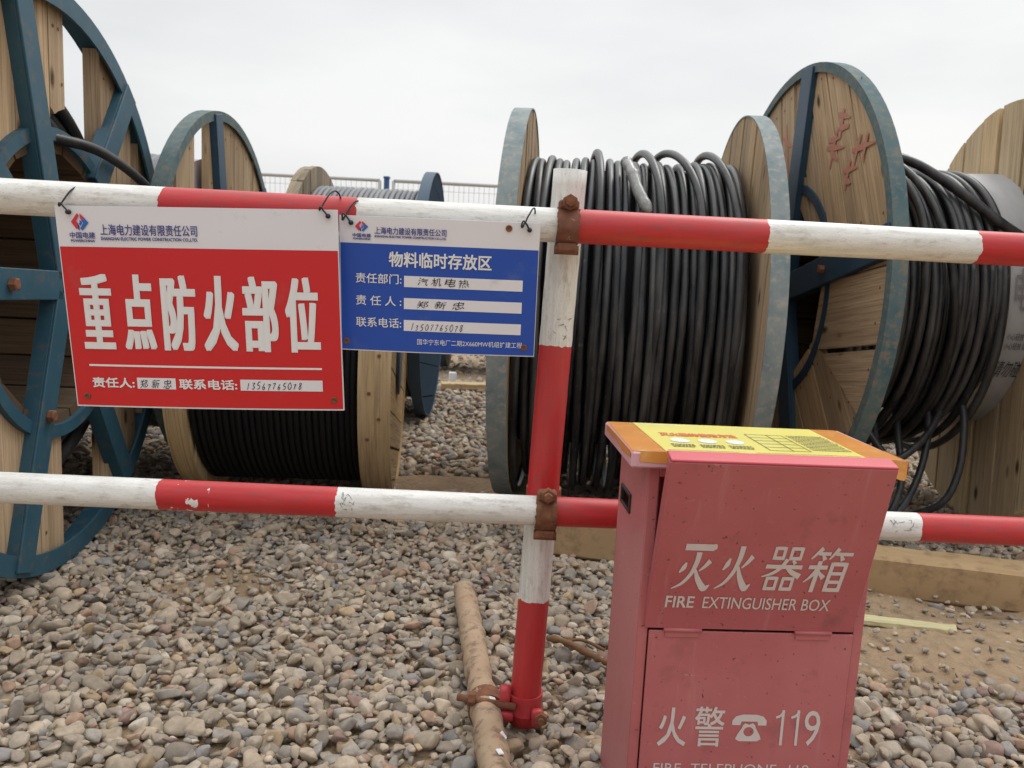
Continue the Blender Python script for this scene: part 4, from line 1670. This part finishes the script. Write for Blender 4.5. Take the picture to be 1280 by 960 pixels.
    mb.cbox((0, -.001, fh / 2), (fwid, .003, fh), .001)
    for sg in (-1, 1):
        mb.cbox((sg * (fwid / 2 - .0015), .007, fh / 2), (.003, .014, fh - .004), .001)
    mb.build('flap_panel', MAT['box_flap'], fl)
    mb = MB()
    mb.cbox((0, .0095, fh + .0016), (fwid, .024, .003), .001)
    mb.build('lip', MAT['box_lip_skylit'], fl)
    HUO = [[(26, 70, 4), (22, 57, 10), (13, 44, 3)], [(84, 76, 10), (74, 62, 7), (62, 50, 3)], [(52, 97, 11), (51, 70, 10), (43, 40, 8), (26, 16, 6), (3, 2, 2)], [(52, 52, 5), (64, 28, 10), (84, 5, 13), (97, 14, 2)]]
    MIE = [[(14, 92, 11), (86, 92, 11)], [(74, 97, 2), (86, 93, 12), (92, 90, 2)]] + [[(a, b * .86 - 2, c * .95) for a, b, c in s_] for s_ in HUO]

    def mouth(a, b, c, d_, w=6):
        return [[(a, d_ + w / 2, w), (a, c, w)], [(b, d_ + w / 2, w), (b, c, w)], [(a, d_, w), (b, d_, w)], [(a, c + w * .6, w), (b, c + w * .6, w)]]
    QI = mouth(20, 42, 70, 95) + mouth(60, 84, 70, 95) + mouth(18, 42, 2, 29) + mouth(58, 82, 2, 29) + \
        [[(6, 55, 7), (96, 55, 7)], [(54, 72, 8), (44, 54, 7), (26, 40, 6), (2, 32, 2)], [(56, 56, 5), (72, 44, 8), (96, 34, 10)], [(68, 70, 4), (76, 62, 7)]]
    XIANG = [[(24, 98, 8), (4, 74, 3)], [(18, 86, 6), (46, 86, 6)], [(28, 84, 4), (36, 72, 8)], [(62, 98, 8), (46, 74, 3)], [(58, 86, 6), (98, 86, 6)], [(70, 84, 4), (78, 72, 8)],
             [(4, 56, 7), (48, 56, 7)], [(27, 70, 8), (27, 0, 8)], [(27, 55, 7), (16, 36, 6), (2, 22, 2)], [(30, 46, 4), (46, 32, 9)]] + mouth(58, 90, 2, 64, 7) + [[(58, 43, 6), (90, 43, 6)], [(58, 24, 6), (90, 24, 6)]]
    for G_, a, b in ((MIE, -.109, -.060), (HUO, -.056, -.010), (QI, -.001, .049), (XIANG, .053, .106)):
        strokes_obj('lettering', [[(a_, b_, c_ * 1.28) for a_, b_, c_ in k_] for k_ in G_], fl, MAT['box_letter'], lambda x, y, a=a, b=b: (a + (b - a) * (x + y * .10 - 5) / 100, -.0032, .062 + .066 * y / 100))
    put_text('lettering', 'FIRE', fl, (-.114, -.078, .0335, .051), MAT['box_letter'], -.0032, bold=(.0004, .0004))
    put_text('lettering', 'EXTINGUISHER BOX', fl, (-.067, .094, .0335, .051), MAT['box_letter'], -.0032, bold=(.0001, .0001))
    for hx in (-.09, .078):
        mb = MB()
        mb.tube([(hx - .024, -.0065, hz), (hx + .024, -.0065, hz)], .0028, 8)
        mb.cbox((hx, -.0058, hz - .005), (.044, .0015, .010), .0005)
        mb.build('hinge', MAT['box_red'], t)
    # lid
    lw, ld, lt = .342, .190, .020
    lz = Ht + .012
    mb = MB()
    mb.cbox((-.002, ld / 2 - .018, lz), (lw, ld, lt), .0022)
    lid = mb.build('lid', MAT['box_lid'], t)
    zt = lz + lt / 2
    fy, by = -.018, ld - .018

    def sheet(name, P, mat, z, par):
        mb = MB()
        mb.v = [(p, q, z) for p, q in P]
        mb.face(range(len(P)))
        return mb.build(name, mat, par)
    lx = -.002
    sheet('tape', [(lx - lw / 2 + .0015, fy + .002), (lx - .112, fy + .002), (lx - .118, by - .001), (lx - lw / 2 + .003, by - .001)], MAT['tape'], zt + .0004, lid)
    sheet('tape', [(lx + .108, fy + .002), (lx + lw / 2 - .003, fy + .003), (lx + lw / 2 - .006, by - .001), (lx + .122, by - .001)], MAT['tape'], zt + .0004, lid)
    yl = sheet('label_sheet', [(lx - .128, fy + .006), (lx + .122, fy + .010), (lx + .126, by - .004), (lx - .132, by - .003)], MAT['label_yellow'], zt + .0009, lid)
    zz = zt + .0014
    put_text('printing', '灭火器的使用方法', yl, (lx - .112, lx - .008, fy + .098, fy + .120), MAT['label_red'], zz, bold=(.0006, .0008), plane='XY')
    put_text('printing', '灭火器的使用方法', yl, (lx - .125, lx - .05, by - .022, by - .012), MAT['label_pale'], zz, plane='XY')
    for k in range(3):
        a = lx - .105 + k * .036
        mb = MB()
        q = np.random.default_rng(k)
        c0 = (a + .012, fy + .072)
        P = [(c0[0] + (.011 + .004 * q.random()) * math.cos(s_), c0[1] + (.012 + .004 * q.random()) * math.sin(s_)) for s_ in np.linspace(0, 6.28, 11)[:-1]]
        mb.v = [(p, w_, zz) for p, w_ in P]
        mb.face(range(10))
        mb.build('picture', MAT['label_pale'], yl)
    mb = MB()

    def bar(a, b, c, d_):
        i = len(mb.v)
        mb.v.extend([(a, c, zz), (b, c, zz), (b, d_, zz), (a, d_, zz)])
        mb.face((i, i + 1, i + 2, i + 3))
    q = np.random.default_rng(5)
    for k in range(3):                            # small print under the pictures
        for r_i in range(3):
            x_ = lx - .112 + k * .037
            while x_ < lx - .112 + k * .037 + .028:
                l_ = q.uniform(.002, .005)
                bar(x_, x_ + l_, fy + .046 - r_i * .007, fy + .049 - r_i * .007)
                x_ += l_ + .001
    tx0, tx1, ty0, ty1 = lx + .010, lx + .062, fy + .030, fy + .128
    for x_ in (tx0, (tx0 + tx1) / 2 + .004, tx1):
        bar(x_ - .0005, x_ + .0005, ty0, ty1)
    for k in range(6):
        y_ = ty0 + (ty1 - ty0) * k / 5
        bar(tx0, tx1, y_ - .0007, y_ + .0007)
    for k in range(11):
        x_ = lx + .068
        y_ = ty1 - k * .0088
        while x_ < lx + .118:
            l_ = q.uniform(.0015, .004)
            bar(x_, x_ + l_, y_ - .0015, y_ + .0015)
            x_ += l_ + .0009
    bar(lx - .124, lx - .035, fy + .0125, fy + .0135)
    bar(lx - .015, lx + .118, fy + .0125, fy + .0135)
    mb.build('printing', MAT['ink_black'], yl)
    mb = MB()
    xl = lx - lw / 2 - .0008
    mb.v = [(xl, by - .02, zt), (xl, fy + .004, zt), (xl, fy + .004, zt - .008), (xl, fy + .05, zt - .011), (xl, fy + .1, zt - .007), (xl, by - .02, zt - .009)]
    mb.face(range(6))
    mb.build('tape', MAT['tape'], lid)
    # tape folded over the lid's front edge, its loose end hanging at the right corner
    for (a, b, dz, m) in ((lx - lw / 2 + .010, lx - .112, .012, 'tape'), (lx + .118, lx + lw / 2 - .001, .020, 'tape')):
        mb = MB()
        y_ = fy - .0008
        mb.v = [(a, y_, zt - dz), (b, y_, zt - dz - .002), (b, y_, zt + .0005), (a, y_, zt + .0005)]
        mb.face((0, 1, 2, 3))
        mb.build('tape', MAT[m], lid)
    mb = MB()
    xr = lx + lw / 2
    mb.v = [(xr + .0008, fy + .0, zt), (xr + .0008, fy + .06, zt), (xr + .0012, fy + .055, zt - .014), (xr + .0012, fy + .0, zt - .017), (xr - .003, fy - .001, zt - .024), (xr - .010, fy - .0012, zt - .023), (xr - .016, fy - .0012, zt - .020)]
    mb.face((3, 2, 1, 0))
    mb.face((6, 5, 4, 3))
    mb.build('tape', MAT['tape'], lid)


fire_box()


# ================================================================ TIMBER AND LITTER ON THE GROUND
def beam(name, a, b, w, h, label, mat, z=0., cat='timber beam', tilt=0.):
    A, B = Vector(a), Vector(b)
    d = B - A
    L = d.length
    mb = MB()
    n = 16
    q = np.random.default_rng(int(L * 100))
    # slightly uneven sawn timber, corners worn
    ch = min(w, h) * .07
    prof = [(-w / 2 + ch, -h / 2), (w / 2 - ch, -h / 2), (w / 2, -h / 2 + ch), (w / 2, h / 2 - ch), (w / 2 - ch, h / 2), (-w / 2 + ch, h / 2), (-w / 2, h / 2 - ch), (-w / 2, -h / 2 + ch)]
    per = [0]
    for k in range(8):
        p, r = prof[k], prof[(k + 1) % 8]
        per.append(per[-1] + math.hypot(p[0] - r[0], p[1] - r[1]))
    for i in range(n + 1):
        x = L * (i / n - .5)
        s = 1 + q.normal() * .012
        for (y, zz) in prof:
            mb.v.append((x + q.normal() * .002, y * s + q.normal() * .0008, zz * s + q.normal() * .0008))
    for i in range(n):
        for k in range(8):
            k2 = (k + 1) % 8
            x_, x2 = L * i / n, L * (i + 1) / n
            mb.face((i * 8 + k, i * 8 + k2, (i + 1) * 8 + k2, (i + 1) * 8 + k), [(x_, per[k]), (x_, per[k + 1]), (x2, per[k + 1]), (x2, per[k])])
    mb.face(list(reversed(range(8))), [(p * .3, r) for p, r in reversed(prof)])
    mb.face([n * 8 + k for k in range(8)], [(p * .3, r) for p, r in prof])
    o = mb.build(name, mat)
    o.location = (A + B) / 2 + Vector((0, 0, h / 2 + z))
    o.rotation_euler = (tilt, -math.asin(d.z / L), math.atan2(d.y, d.x))
    return tag(o, label, cat)


beam('timber_beam', (.10, 2.075, -.012), (1.72, 1.70, -.004), .105, .098, 'long brown timber beam lying on the gravel behind the pink fire box', MAT['beam'])
beam('wooden_lath', (.72, 1.665, .006), (.965, 1.612, .010), .034, .010, 'thin pale yellow wooden lath on brown dirt beside the fire box', MAT['lath'], cat='lath')
beam('wooden_plank', (-.43, 4.83, -.006), (-.16, 4.87, -.006), .10, .035, 'short pale plank lying on gravel far back below the blue sign', MAT['wood_tan'], cat='plank')
beam('wooden_block', (-.405, 5.10, .0), (-.365, 5.11, .0), .04, .06, 'small pale block standing on gravel behind the short plank', MAT['ink_white'], cat='block')


def stick():
    mb = MB()
    q = np.random.default_rng(4)
    P = spline([(.095, 1.487, .012), (.13, 1.455, .020), (.165, 1.425, .016), (.205, 1.395, .012), (.24, 1.375, .010)], 24)
    mb.tube(P, .0065 + q.normal(size=len(P)) * .0012, 7)
    mb.tube(spline([(.125, 1.458, .02), (.16, 1.455, .026), (.2, 1.43, .02)], 12), .0035, 6)
    tag(mb.build('stick', MAT['bark']), 'short brown broken stick on the gravel between post and fire box', 'stick')


stick()
